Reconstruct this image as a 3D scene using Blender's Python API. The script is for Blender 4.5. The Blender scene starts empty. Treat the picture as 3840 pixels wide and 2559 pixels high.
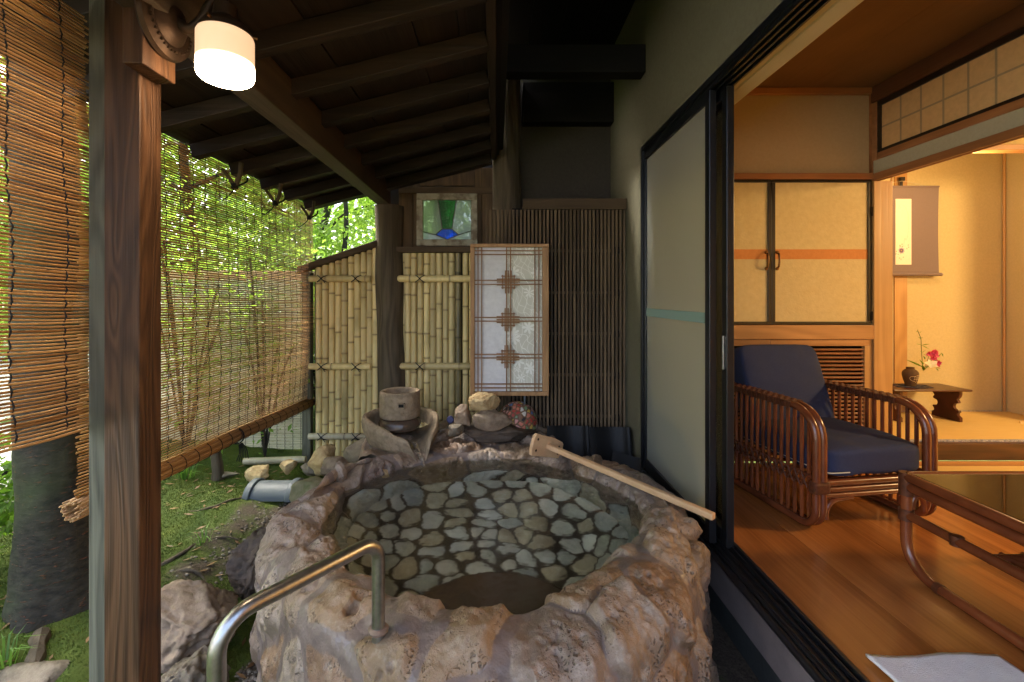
import bpy, bmesh, math, random
import numpy as np
from mathutils import Vector, Matrix

random.seed(7); np.random.seed(7)
SC = bpy.context.scene
COL = SC.collection
R = math.radians
CZ = 1.02                      # lens height above the indoor floor (floor is z = 0)

# ------------------------------------------------------------------ camera
cd = bpy.data.cameras.new('camera')
cam = bpy.data.objects.new('camera', cd); COL.objects.link(cam)
cam.location = (0, 0, CZ); cam.rotation_euler = (R(90), 0, 0)
cd.lens = 16.0; cd.sensor_width = 36.0
cd.shift_x = 0.0154; cd.shift_y = -0.0431
cd.clip_start = 0.05; cd.clip_end = 400
SC.camera = cam

# ------------------------------------------------------------------ sky, sun, exposure
w = bpy.data.worlds.new('World'); SC.world = w; w.use_nodes = True
wn = w.node_tree; wn.nodes.clear()
sk = wn.nodes.new('ShaderNodeTexSky'); sk.sky_type = 'NISHITA'; sk.sun_disc = False
SUN_EL, SUN_AZ = R(52), R(-60)          # azimuth from +Y towards +X
sk.sun_elevation = SUN_EL; sk.sun_rotation = SUN_AZ
sk.air_density = 0.8; sk.dust_density = 6.0; sk.ozone_density = 0.3
bg = wn.nodes.new('ShaderNodeBackground'); bg.inputs['Strength'].default_value = 0.15
wo = wn.nodes.new('ShaderNodeOutputWorld')
wn.links.new(sk.outputs[0], bg.inputs[0]); wn.links.new(bg.outputs[0], wo.inputs[0])
sd = bpy.data.lights.new('sun', 'SUN'); sd.energy = 1.7; sd.angle = R(10); sd.color = (1.0, 0.95, 0.87)
sun = bpy.data.objects.new('sun', sd); COL.objects.link(sun)
sv = Vector((math.cos(SUN_EL)*math.sin(SUN_AZ), math.cos(SUN_EL)*math.cos(SUN_AZ), math.sin(SUN_EL)))
sun.rotation_euler = sv.to_track_quat('Z', 'Y').to_euler()

def lamp(name, kind, loc, energy, color, size, rot=None, sy=None):
    d = bpy.data.lights.new(name, kind); d.energy = energy; d.color = color
    if kind == 'AREA':
        d.shape = 'RECTANGLE' if sy else 'DISK'; d.size = size
        if sy: d.size_y = sy
    else:
        d.shadow_soft_size = size
    o = bpy.data.objects.new(name, d); COL.objects.link(o); o.location = loc
    if rot: o.rotation_euler = rot
    return o
WARM = (1.0, 0.67, 0.285)
lamp('room_ceiling_lamp', 'AREA', (4.6, 1.2, 2.02), 7.5, WARM, 0.45)         # lamp of the tatami room
lamp('room_lamp_glow', 'POINT', (4.6, 1.2, 1.92), 17.5, WARM, 0.20)
lamp('alcove_lamp', 'POINT', (3.0, 2.93, 1.84), 1.6, (1.0, 0.66, 0.3), 0.05)  # lamp behind the alcove's header

vs = SC.view_settings
SC.display_settings.display_device = 'sRGB'
vs.view_transform = 'Standard'; vs.look = 'None'; vs.gamma = 1.0; vs.use_curve_mapping = False
vs.exposure = 3.45
cy = SC.cycles
cy.max_bounces = 9; cy.diffuse_bounces = 5; cy.glossy_bounces = 4; cy.transmission_bounces = 8
cy.transparent_max_bounces = 16; cy.use_denoising = True; cy.sample_clamp_indirect = 6
cy.caustics_reflective = False; cy.caustics_refractive = True

# ------------------------------------------------------------------ helpers
FPX = 1706.7
def at(sx, sy, Y):
    """point at depth Y seen at photograph pixel (3840 wide)"""
    return Vector(((sx-1861)/FPX*Y, Y, CZ-(sy-1114)/FPX*Y))

def hash3(ix, iy, iz, seed):
    h = (ix*374761393 + iy*668265263 + iz*2147483647*31 + seed*974634251) & 0xffffffff
    h = ((h ^ (h >> 13))*1274126177) & 0xffffffff
    h = ((h ^ (h >> 16))*2246822519) & 0xffffffff
    return ((h ^ (h >> 15)) & 0xffffff)/float(0xffffff)
def vnoise(p, seed=0):
    p = np.asarray(p, dtype=np.float64)
    i = np.floor(p).astype(np.int64); f = p-i; u = f*f*f*(f*(f*6-15)+10)
    r = 0
    for dx in (0, 1):
        for dy in (0, 1):
            for dz in (0, 1):
                wgt = (u[..., 0] if dx else 1-u[..., 0])*(u[..., 1] if dy else 1-u[..., 1])*(u[..., 2] if dz else 1-u[..., 2])
                r = r+wgt*hash3(i[..., 0]+dx, i[..., 1]+dy, i[..., 2]+dz, seed)
    return r*2-1
def fbm(p, octv=4, seed=0, gain=.5):
    p = np.asarray(p, dtype=np.float64); r = 0; a = 1.0
    for o in range(octv):
        r = r+a*vnoise(p*(2.03**o)+o*17.3, seed+o); a *= gain
    return r
def sstep(a, b, x):
    t = np.clip((x-a)/(b-a), 0, 1); return t*t*(3-2*t)

class MB:
    def __init__(s): s.v = []; s.f = []
    def add(s, vs_, fs_):
        o = len(s.v); s.v.extend([tuple(map(float, q)) for q in vs_]); s.f.extend([tuple(i+o for i in q) for q in fs_]); return s
    def box(s, x0, x1, y0, y1, z0, z1):
        return s.add([(x0,y0,z0),(x1,y0,z0),(x1,y1,z0),(x0,y1,z0),(x0,y0,z1),(x1,y0,z1),(x1,y1,z1),(x0,y1,z1)],
                     [(0,3,2,1),(4,5,6,7),(0,1,5,4),(1,2,6,5),(2,3,7,6),(3,0,4,7)])
    def obox(s, c, size, rot=None):
        m = rot or Matrix.Identity(3); h = [k/2 for k in size]; c = Vector(c)
        q = [c+m@Vector((a*h[0], b*h[1], d*h[2])) for d in (-1, 1) for a, b in ((-1,-1),(1,-1),(1,1),(-1,1))]
        return s.add(q, [(0,3,2,1),(4,5,6,7),(0,1,5,4),(1,2,6,5),(2,3,7,6),(3,0,4,7)])
    def bar(s, a, b, wd, ht, up=(0,0,1)):
        """box from a to b, width across and height along up"""
        a = Vector(a); b = Vector(b); d = (b-a); L = d.length; d.normalize()
        sd_ = d.cross(Vector(up)).normalized(); u = sd_.cross(d).normalized()
        m = Matrix((sd_, d, u)).transposed()
        return s.obox((a+b)/2, (wd, L, ht), m)
    def tube(s, pts, r, n=8, caps=True, closed=False):
        pts = [Vector(p) for p in pts]; m = len(pts)
        rr = list(r) if hasattr(r, '__len__') else [r]*m
        T = []
        for i in range(m):
            if closed: t = pts[(i+1) % m]-pts[i-1]
            else: t = pts[min(i+1, m-1)]-pts[max(i-1, 0)]
            T.append(t.normalized())
        u = T[0].orthogonal().normalized()
        V = []
        for i in range(m):
            u = (u-T[i]*u.dot(T[i]))
            u = u.normalized() if u.length > 1e-6 else T[i].orthogonal().normalized()
            b = T[i].cross(u)
            for k in range(n):
                a = 2*math.pi*k/n
                V.append(pts[i]+(u*math.cos(a)+b*math.sin(a))*rr[i])
        F = []
        for i in range(m if closed else m-1):
            j = (i+1) % m
            for k in range(n):
                F.append((i*n+k, i*n+(k+1) % n, j*n+(k+1) % n, j*n+k))
        if caps and not closed:
            F.append(tuple(range(n))[::-1]); F.append(tuple((m-1)*n+k for k in range(n)))
        return s.add(V, F)
    def lathe(s, prof, c=(0,0,0), n=24, axis='z', close=True):
        V = []; F = []; c = Vector(c)
        for r_, z in prof:
            for k in range(n):
                a = 2*math.pi*k/n; x, y = r_*math.cos(a), r_*math.sin(a)
                V.append(c+Vector({'z': (x, y, z), 'x': (z, x, y), 'y': (y, z, x)}[axis]))
        for i in range(len(prof)-1):
            for k in range(n):
                F.append((i*n+k, i*n+(k+1) % n, (i+1)*n+(k+1) % n, (i+1)*n+k))
        if close:
            if prof[0][0] > 1e-5: F.append(tuple(range(n))[::-1])
            if prof[-1][0] > 1e-5: F.append(tuple((len(prof)-1)*n+k for k in range(n)))
        return s.add(V, F)
    def prism(s, poly, to3, d):
        """polygon (2D) mapped by to3, thickened by vector d"""
        d = Vector(d); a = [Vector(to3(*p)) for p in poly]; n = len(a)
        V = a+[q+d for q in a]
        F = [tuple(range(n)), tuple(range(2*n-1, n-1, -1))]+[(i, i+n, (i+1) % n+n, (i+1) % n) for i in range(n)]
        return s.add(V, F)
    def build(s, name, m, parent=None, smooth=False, bevel=0, local=False, angle=40, recalc=True):
        me = bpy.data.meshes.new(name)
        me.from_pydata(s.v, [], s.f)
        if recalc:
            bm = bmesh.new(); bm.from_mesh(me); bmesh.ops.recalc_face_normals(bm, faces=bm.faces); bm.to_mesh(me); bm.free()
        return mkobj(name, me, m, parent, smooth, bevel, local, angle)

def mkobj(name, me, m, parent=None, smooth=False, bevel=0, local=False, angle=40):
    if m is not None: me.materials.append(m)
    if smooth:
        me.polygons.foreach_set('use_smooth', [True]*len(me.polygons))
        if angle < 180: me.set_sharp_from_angle(angle=R(angle))
    o = bpy.data.objects.new(name, me); COL.objects.link(o)
    if bevel:
        b = o.modifiers.new('bevel', 'BEVEL'); b.width = bevel; b.segments = 2; b.limit_method = 'ANGLE'
    if parent is not None:
        o.parent = parent
        if not local: o.matrix_parent_inverse = Matrix.Translation(world_loc(parent)).inverted()
    return o
def world_loc(o):
    l = Vector(o.location); 
    while o.parent is not None and o.type == 'EMPTY': o = o.parent; l += Vector(o.location)
    if o.type != 'EMPTY': return Vector((0,0,0)) if o.parent is None else Vector((0,0,0))
    return l
def tag(o, label=None, cat=None, group=None, kind=None):
    if label: o['label'] = label
    if cat: o['category'] = cat
    if group: o['group'] = group
    if kind: o['kind'] = kind
    return o
def thing(name, label, cat, loc=(0,0,0), group=None, rz=0, kind=None):
    o = bpy.data.objects.new(name, None); COL.objects.link(o); o.location = loc; o.rotation_euler = (0, 0, rz)
    o.empty_display_size = .1
    return tag(o, label, cat, group, kind)
def piece(proto, loc, rot=None, scale=None):
    """copy of a part sharing its mesh, under the same parent"""
    c = proto.copy(); COL.objects.link(c); c.parent = proto.parent; c.location = loc
    if rot: c.rotation_euler = rot
    if scale: c.scale = scale
    return c
def fillet(pts, r, n=6):
    pts = [Vector(p) for p in pts]; out = [pts[0]]
    rs = r if hasattr(r, '__len__') else [r]*(len(pts)-2)
    for i in range(1, len(pts)-1):
        a, b, c = pts[i-1], pts[i], pts[i+1]
        d1 = (a-b).normalized(); d2 = (c-b).normalized()
        ang = d1.angle(d2); q = min(rs[i-1]/math.tan(ang/2), (a-b).length*.49 if i > 1 else (a-b).length*.95, (c-b).length*.49 if i < len(pts)-2 else (c-b).length*.95)
        rad = q*math.tan(ang/2); cen = b+(d1+d2).normalized()*(rad/math.sin(ang/2))
        v0 = b+d1*q-cen; v1 = b+d2*q-cen
        for k in range(n+1):
            t = k/n; om = v0.angle(v1)
            out.append(cen+(v0*math.sin((1-t)*om)+v1*math.sin(t*om))/math.sin(om))
    out.append(pts[-1]); return out
def dense(pts, step):
    out = []
    pts = [Vector(p) for p in pts]
    for a, b in zip(pts, pts[1:]):
        n = max(1, int((b-a).length/step))
        out += [a.lerp(b, k/n) for k in range(n)]
    return out+[pts[-1]]
def catmull(pts, n=8):
    P = [Vector(p) for p in pts]; P = [P[0]*2-P[1]]+P+[P[-1]*2-P[-2]]; out = []
    for i in range(1, len(P)-2):
        for k in range(n):
            t = k/n; a, b, c, d = P[i-1:i+3]
            out.append(.5*((2*b)+(c-a)*t+(2*a-5*b+4*c-d)*t*t+(3*b-a-3*c+d)*t**3))
    return out+[P[-2]]

# ------------------------------------------------------------------ materials
def newmat(name):
    m = bpy.data.materials.new(name); m.use_nodes = True; nt = m.node_tree; nt.nodes.clear(); return m, nt
def ND(nt, t, ins=None, **at_):
    n = nt.nodes.new(t)
    for k, v in at_.items(): setattr(n, k, v)
    for k, v in (ins or {}).items():
        s = n.inputs[k]
        if isinstance(v, bpy.types.NodeSocket): nt.links.new(v, s)
        else: s.default_value = v
    return n
def c4(c): return (c[0], c[1], c[2], 1)
def coords(nt, scale=(1,1,1), rand=True, gen='Object'):
    tc = ND(nt, 'ShaderNodeTexCoord'); v = tc.outputs[gen]
    if rand:
        oi = ND(nt, 'ShaderNodeObjectInfo')
        ml = ND(nt, 'ShaderNodeMath', {0: oi.outputs['Random'], 1: 13.0}, operation='MULTIPLY')
        v = ND(nt, 'ShaderNodeVectorMath', {0: v, 1: ml.outputs[0]}, operation='ADD').outputs[0]
    return ND(nt, 'ShaderNodeMapping', {'Vector': v, 'Scale': scale}).outputs[0]
def noise(nt, vec, scale, detail=4, rough=.55, dist=0):
    return ND(nt, 'ShaderNodeTexNoise', {'Vector': vec, 'Scale': scale, 'Detail': detail, 'Roughness': rough, 'Distortion': dist}).outputs['Fac']
def ramp(nt, fac, a, b):
    return ND(nt, 'ShaderNodeMapRange', {'Value': fac, 'From Min': a, 'From Max': b}).outputs[0]
def mixc(nt, fac, a, b, mode='MIX'):
    n = ND(nt, 'ShaderNodeMix', data_type='RGBA', blend_type=mode)
    for s, v in ((0, fac), (6, a), (7, b)):
        if isinstance(v, bpy.types.NodeSocket): nt.links.new(v, n.inputs[s])
        else: n.inputs[s].default_value = c4(v) if s else v
    return n.outputs[2]
def vary(nt, col, amt):
    """object to object brightness"""
    oi = ND(nt, 'ShaderNodeObjectInfo')
    v = ND(nt, 'ShaderNodeMapRange', {'Value': oi.outputs['Random'], 'To Min': 1-amt, 'To Max': 1+amt})
    hs = ND(nt, 'ShaderNodeHueSaturation', {'Color': col, 'Value': v.outputs[0]})
    return hs.outputs[0]
def finish(m, nt, col, rough=.6, bump=None, bstr=.3, bdist=.01, **kw):
    ins = {'Base Color': col if isinstance(col, bpy.types.NodeSocket) else c4(col), 'Roughness': rough, 'Specular IOR Level': .22 if (not isinstance(rough, bpy.types.NodeSocket) and rough >= .5) else .5}
    ins.update(kw)
    p = ND(nt, 'ShaderNodeBsdfPrincipled', ins)
    if bump is not None:
        b = ND(nt, 'ShaderNodeBump', {'Height': bump, 'Strength': bstr, 'Distance': bdist}); nt.links.new(b.outputs[0], p.inputs['Normal'])
    o = ND(nt, 'ShaderNodeOutputMaterial'); nt.links.new(p.outputs[0], o.inputs[0]); return m
def wood(name, c1, c2, axis='z', rough=.55, figure=24, freq=3.0, bstr=.25, var=.12, rand=True, streak=.5):
    m, nt = newmat(name)
    i = 'xyz'.index(axis); sc = [freq]*3; sc[i] = freq*.13
    v = coords(nt, sc, rand)
    nz = noise(nt, v, 1.6, 1.5, .4, .7)
    ml = ND(nt, 'ShaderNodeMath', {0: nz, 1: float(figure)*2}, operation='MULTIPLY')
    sn = ND(nt, 'ShaderNodeMath', {0: ml.outputs[0]}, operation='SINE').outputs[0]
    f1 = ramp(nt, sn, -1, 1)
    s2 = [55.0]*3; s2[i] = 1.6
    v2 = coords(nt, s2, rand); fine = noise(nt, v2, 1.5, 3, .6)
    v3 = coords(nt, [2]*3, rand); big = noise(nt, v3, 1.3, 3)
    fac = ND(nt, 'ShaderNodeMath', {0: f1, 1: .55}, operation='MULTIPLY').outputs[0]
    f2 = ramp(nt, fine, .3, .75)
    fac = ND(nt, 'ShaderNodeMath', {0: f2, 1: streak, 2: fac}, operation='MULTIPLY_ADD').outputs[0]
    col = mixc(nt, fac, c1, c2)
    dk = ramp(nt, big, .25, .75)
    col = mixc(nt, dk, mixc(nt, .35, col, (c2[0]*.45, c2[1]*.45, c2[2]*.45)), col)
    col = vary(nt, col, var)
    hb = ND(nt, 'ShaderNodeMath', {0: fine, 1: fac}, operation='ADD').outputs[0]
    return finish(m, nt, col, rough, hb, bstr, .003)
def plain(name, c1, c2, scale=8, rough=.6, bstr=.2, bscale=None, detail=5, rand=True, var=0, bdist=.004, lo=.3, hi=.7, **kw):
    m, nt = newmat(name); v = coords(nt, (1,1,1), rand)
    f = ramp(nt, noise(nt, v, scale, detail), lo, hi); col = mixc(nt, f, c1, c2)
    if var: col = vary(nt, col, var)
    b = noise(nt, v, bscale or scale*3, 5)
    return finish(m, nt, col, rough, b, bstr, bdist, **kw)
def stone_mat(name, c1, c2, c3, pit=26, rough=.55, bstr=.6, pitcol=.35, var=.16, scale=5):
    m, nt = newmat(name); v = coords(nt, (1,1,1), True)
    f1 = ramp(nt, noise(nt, v, scale, 6, .62, .4), .34, .68)
    f2 = ramp(nt, noise(nt, v, scale*4.5, 5, .65), .42, .72)
    col = mixc(nt, f1, c1, c2); col = mixc(nt, f2, col, c3)
    vo = ND(nt, 'ShaderNodeTexVoronoi', {'Vector': ND(nt, 'ShaderNodeVectorMath', {0: v, 1: ND(nt, 'ShaderNodeTexNoise', {'Vector': v, 'Scale': 14.0}).outputs['Color']}, operation='ADD').outputs[0], 'Scale': float(pit), 'Randomness': 1.0}).outputs['Distance']
    area = ramp(nt, noise(nt, v, 6, 2), .48, .62)
    pt = ramp(nt, vo, .30, .12); pt = ND(nt, 'ShaderNodeMath', {0: pt, 1: area}, operation='MULTIPLY').outputs[0]
    col = mixc(nt, ND(nt, 'ShaderNodeMath', {0: pt, 1: pitcol}, operation='MULTIPLY').outputs[0], col, (c1[0]*.25, c1[1]*.2, c1[2]*.18))  # shade of the pits put into the colour, on top of their bump
    col = vary(nt, col, var)
    nb = noise(nt, v, 38, 8, .7)
    h = ND(nt, 'ShaderNodeMath', {0: pt, 1: -1.3, 2: nb}, operation='MULTIPLY_ADD').outputs[0]
    return finish(m, nt, col, ramp(nt, f2, 0, 1) if False else rough, h, bstr, .008)
def leafmat(name, c1, c2, tr=.5):
    m, nt = newmat(name)
    gi = ND(nt, 'ShaderNodeNewGeometry'); col = mixc(nt, gi.outputs['Random Per Island'], c1, c2)
    d = ND(nt, 'ShaderNodeBsdfPrincipled', {'Base Color': col, 'Roughness': .45})
    t = ND(nt, 'ShaderNodeBsdfTranslucent', {'Color': mixc(nt, .5, col, (c2[0]*1.5, c2[1]*1.6, c2[2]*.8))})
    x = ND(nt, 'ShaderNodeMixShader', {0: tr, 1: d.outputs[0], 2: t.outputs[0]})
    o = ND(nt, 'ShaderNodeOutputMaterial'); nt.links.new(x.outputs[0], o.inputs[0]); return m
def papermat(name, c, tr=.5, scale=40, amt=.12):
    m, nt = newmat(name); v = coords(nt, (1,1,1), False)
    col = mixc(nt, ramp(nt, noise(nt, v, scale, 4), .3, .7), c, tuple(k*(1-amt) for k in c))
    d = ND(nt, 'ShaderNodeBsdfDiffuse', {'Color': col}); t = ND(nt, 'ShaderNodeBsdfTranslucent', {'Color': col})
    x = ND(nt, 'ShaderNodeMixShader', {0: tr, 1: d.outputs[0], 2: t.outputs[0]})
    o = ND(nt, 'ShaderNodeOutputMaterial'); nt.links.new(x.outputs[0], o.inputs[0]); return m
def clearmat(name, tint, ior=1.45, gl=.03, bstr=0, bscale=30, trans=0.0, tcol=None, glscale=1.0, detail=2):
    """thin clear sheet: Fresnel gloss over a tinted see-through body"""
    m, nt = newmat(name)
    nrm = None
    if bstr:
        v = coords(nt, (1,1,1), False); b = ND(nt, 'ShaderNodeBump', {'Height': noise(nt, v, bscale, detail), 'Strength': bstr, 'Distance': .01}); nrm = b.outputs[0]
    body = ND(nt, 'ShaderNodeBsdfTransparent', {'Color': c4(tint)}).outputs[0]
    if trans:
        t = ND(nt, 'ShaderNodeBsdfTranslucent', {'Color': c4(tcol or tint)})
        d = ND(nt, 'ShaderNodeBsdfDiffuse', {'Color': c4(tcol or tint)})
        td = ND(nt, 'ShaderNodeMixShader', {0: .45, 1: t.outputs[0], 2: d.outputs[0]})
        body = ND(nt, 'ShaderNodeMixShader', {0: trans, 1: body, 2: td.outputs[0]}).outputs[0]
    fi = {'IOR': ior}; gi = {'Roughness': gl, 'Color': (1,1,1,1)}
    if nrm is not None: fi['Normal'] = nrm; gi['Normal'] = nrm
    fr = ND(nt, 'ShaderNodeFresnel', fi); g = ND(nt, 'ShaderNodeBsdfGlossy', gi)
    fs = ND(nt, 'ShaderNodeMath', {0: fr.outputs[0], 1: glscale}, operation='MULTIPLY')
    x = ND(nt, 'ShaderNodeMixShader', {0: fs.outputs[0], 1: body, 2: g.outputs[0]})
    o = ND(nt, 'ShaderNodeOutputMaterial'); nt.links.new(x.outputs[0], o.inputs[0]); return m

def jointed(name, stones, crust, joint, soft=.004, ns=.007, pit=22, rough=.45, bstr=.8, pitdark=.75, jrough=.4):
    m, nt = newmat(name); v = coords(nt, (1,1,1), False); vr = coords(nt, (1,1,1), True)
    oi = ND(nt, 'ShaderNodeObjectInfo').outputs['Random']
    cr = ND(nt, 'ShaderNodeValToRGB', {0: oi}); cr.color_ramp.interpolation = 'CONSTANT'
    el = cr.color_ramp.elements
    for i, c in enumerate(stones):
        e = el[i] if i < 2 else el.new(i/len(stones)); e.position = i/len(stones); e.color = c4(c)
    base = cr.outputs[0]
    big = ramp(nt, noise(nt, vr, 7, 6, .65, .5), .35, .68)
    dark = ND(nt, 'ShaderNodeHueSaturation', {'Color': base, 'Value': .58, 'Saturation': 1.2}).outputs[0]
    col = mixc(nt, big, dark, base)
    cf = ramp(nt, noise(nt, vr, 26, 7, .7), .50, .70); col = mixc(nt, ND(nt, 'ShaderNodeMath', {0: cf, 1: .55}, operation='MULTIPLY').outputs[0], col, crust)
    wv = ND(nt, 'ShaderNodeVectorMath', {0: ND(nt, 'ShaderNodeTexNoise', {'Vector': v, 'Scale': 30.0}).outputs['Color'], 1: (.05,.05,.05)}, operation='MULTIPLY').outputs[0]
    vw = ND(nt, 'ShaderNodeVectorMath', {0: v, 1: wv}, operation='ADD').outputs[0]
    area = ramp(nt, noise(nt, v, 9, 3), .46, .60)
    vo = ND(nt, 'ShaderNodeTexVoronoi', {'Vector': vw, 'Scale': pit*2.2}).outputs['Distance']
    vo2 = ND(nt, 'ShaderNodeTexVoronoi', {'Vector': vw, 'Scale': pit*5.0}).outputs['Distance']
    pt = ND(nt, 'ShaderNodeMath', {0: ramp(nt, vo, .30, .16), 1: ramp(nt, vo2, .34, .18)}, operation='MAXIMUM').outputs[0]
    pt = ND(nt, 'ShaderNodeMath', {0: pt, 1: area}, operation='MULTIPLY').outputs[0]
    col = mixc(nt, ND(nt, 'ShaderNodeMath', {0: pt, 1: pitdark}, operation='MULTIPLY').outputs[0], col, (joint[0]*.35, joint[1]*.32, joint[2]*.3))  # pits darkened in the colour too, as shaded hollows would be
    ja = ND(nt, 'ShaderNodeAttribute', attribute_name='joint').outputs['Fac']
    jn = ND(nt, 'ShaderNodeMath', {0: ND(nt, 'ShaderNodeMath', {0: noise(nt, v, 55, 5, .65), 1: -.5}, operation='ADD').outputs[0], 1: ns*2, 2: ja}, operation='MULTIPLY_ADD').outputs[0]
    jf = ND(nt, 'ShaderNodeMapRange', {'Value': jn, 'From Min': -soft, 'From Max': soft}, interpolation_type='SMOOTHSTEP').outputs[0]
    mo = mixc(nt, ramp(nt, noise(nt, v, 11, 6, .6), .3, .7), joint, tuple(k*1.45 for k in joint))
    col = mixc(nt, jf, mo, col)
    rg_ = ND(nt, 'ShaderNodeMapRange', {'Value': jf, 'To Min': jrough, 'To Max': rough}).outputs[0]
    nb = noise(nt, v, 42, 9, .72); nm = noise(nt, v, 24, 3)
    h = ND(nt, 'ShaderNodeMath', {0: pt, 1: -1.2, 2: nb}, operation='MULTIPLY_ADD').outputs[0]
    hm = ND(nt, 'ShaderNodeMix', {0: jf, 2: nm, 3: h}).outputs[0]
    return finish(m, nt, col, rg_, hm, bstr, .009, **{'Specular IOR Level': .45})
M = {}
M['post'] = wood('post_timber', (.105,.050,.023), (.030,.014,.007), 'z', .5, 30, 6, .5, .05)
M['batten'] = wood('weathered_timber', (.15,.145,.10), (.06,.057,.04), 'z', .7, 26, 7, .4, .05)
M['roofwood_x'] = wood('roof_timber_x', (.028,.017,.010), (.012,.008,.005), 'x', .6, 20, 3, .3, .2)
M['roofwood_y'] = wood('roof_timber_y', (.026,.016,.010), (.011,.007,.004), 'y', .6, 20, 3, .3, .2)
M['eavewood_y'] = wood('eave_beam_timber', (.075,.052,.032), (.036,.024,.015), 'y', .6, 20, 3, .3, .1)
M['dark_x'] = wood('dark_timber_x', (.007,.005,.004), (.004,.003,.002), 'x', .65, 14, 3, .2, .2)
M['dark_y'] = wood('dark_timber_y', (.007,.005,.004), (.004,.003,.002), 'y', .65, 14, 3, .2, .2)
M['log'] = wood('log_bark', (.135,.105,.068), (.055,.041,.026), 'z', .75, 16, 4, .8, .05)
M['oldwood_z'] = wood('old_boards_z', (.13,.080,.040), (.055,.034,.018), 'z', .65, 18, 4, .35, .2)
M['oldwood_x'] = wood('old_boards_x', (.11,.07,.036), (.05,.032,.018), 'x', .65, 18, 4, .35, .2)
M['slat_z'] = wood('slat_timber', (.17,.115,.065), (.075,.05,.03), 'z', .65, 12, 5, .3, .3)
M['kumiko'] = wood('lattice_strip', (.34,.18,.08), (.22,.11,.05), 'z', .55, 10, 5, .15, .1)
M['kframe'] = wood('panel_frame_timber', (.47,.27,.125), (.30,.16,.07), 'z', .5, 22, 3, .2, .06)
M['hinoki_z'] = wood('pale_cypress_z', (.60,.34,.12), (.46,.235,.075), 'z', .4, 26, 2.2, .12, .03)
M['hinoki_x'] = wood('pale_cypress_x', (.52,.26,.09), (.36,.165,.055), 'x', .4, 22, 2.2, .12, .05)
M['amber_x'] = wood('amber_rail_x', (.40,.16,.05), (.28,.105,.032), 'x', .45, 18, 3, .12, .05)
M['amber_y'] = wood('amber_rail_y', (.40,.18,.065), (.27,.115,.04), 'y', .45, 18, 3, .12, .05)
M['brown_y'] = wood('brown_beam_y', (.16,.065,.028), (.10,.04,.018), 'y', .5, 16, 3, .12, .05)
M['floor'] = wood('floor_board', (.48,.172,.040), (.27,.085,.018), 'y', .22, 14, 2.2, .06, .10, streak=.6)
M['rosewood'] = wood('rosewood', (.11,.04,.016), (.035,.013,.007), 'x', .3, 22, 3, .08, .05)
M['redtable'] = wood('lacquered_stand', (.10,.025,.012), (.045,.012,.006), 'x', .3, 10, 3, .05, .03)
M['paddle'] = wood('paddle_timber', (.70,.46,.26), (.58,.35,.18), 'y', .5, 14, 3, .1, .03)
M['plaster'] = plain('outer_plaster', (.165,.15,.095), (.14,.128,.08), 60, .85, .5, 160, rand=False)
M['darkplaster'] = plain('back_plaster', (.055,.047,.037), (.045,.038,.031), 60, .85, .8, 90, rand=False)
M['roomwall'] = plain('room_plaster', (.58,.46,.235), (.52,.41,.205), 70, .9, .3, 200, rand=False)
M['engawawall'] = plain('veranda_plaster', (.40,.275,.14), (.37,.25,.125), 60, .9, .4, 160, rand=False)
M['ceil'] = wood('ceiling_board', (.22,.115,.05), (.17,.085,.035), 'y', .6, 10, 1.5, .05, .03)
M['fusuma'] = plain('door_paper', (.64,.49,.225), (.58,.43,.19), 30, .5, .35, 90, rand=False)
M['orange'] = plain('orange_band', (.62,.24,.06), (.56,.21,.05), 60, .6, .1, rand=False)
M['blacklac'] = plain('black_lacquer', (.012,.009,.007), (.02,.014,.01), 20, .3, .02)
M['brass'] = plain('aged_brass', (.22,.11,.04), (.12,.06,.025), 30, .35, .1, Metallic=.9)
M['alu'] = plain('black_aluminium', (.010,.011,.013), (.014,.015,.018), 30, .32, .02, Metallic=.3)
M['curtainbox'] = wood('pale_head_board', (.50,.46,.33), (.44,.40,.28), 'y', .6, 8, 3, .05, .02)
M['tatami'] = None
M['rattan'] = plain('rattan_pole', (.20,.052,.017), (.10,.026,.010), 7, .22, .08, 30, var=.18)
M['wrap'] = plain('rattan_binding', (.11,.032,.013), (.055,.018,.008), 60, .5, .4, 120)
M['navy'] = plain('navy_cotton', (.031,.038,.080), (.025,.031,.066), 120, .9, .25, 500, rand=False)
M['piping'] = plain('cream_piping', (.55,.47,.33), (.5,.42,.3), 40, .8, .1)
M['steel'] = plain('brushed_steel', (.40,.395,.39), (.28,.275,.27), 60, .34, .06, 200, Metallic=1.0)
M['iron'] = plain('dark_iron', (.06,.035,.02), (.025,.016,.011), 25, .5, .3, 60, Metallic=.6)
M['cord'] = plain('black_cord', (.012,.012,.014), (.02,.02,.022), 60, .8, .3)
M['white_cloth'] = plain('white_towelling', (.74,.72,.72), (.68,.66,.67), 30, .95, .6, 350, rand=False)
M['mortar'] = stone_mat('wet_mortar', (.150,.102,.078), (.195,.135,.104), (.115,.078,.060), 40, .34, .35, .15, 0, 3)
M['tufa'] = stone_mat('tufa_stone', (.22,.145,.092), (.31,.20,.128), (.30,.23,.17), 24, .42, .75, .8, .10, 5)
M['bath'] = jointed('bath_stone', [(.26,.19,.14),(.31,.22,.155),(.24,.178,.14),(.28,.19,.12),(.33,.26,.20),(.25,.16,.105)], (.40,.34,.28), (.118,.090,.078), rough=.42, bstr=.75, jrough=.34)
M['poolfloor'] = jointed('pool_stone', [(.52,.54,.49),(.66,.70,.68),(.44,.40,.30),(.56,.51,.39),(.40,.44,.44),(.62,.63,.58)], (.58,.58,.52), (.034,.024,.016), .006, .003, 40, .6, .2, .1, .7)
M['grout'] = plain('pool_grout', (.035,.024,.015), (.05,.034,.022), 12, .6, .3)
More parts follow.
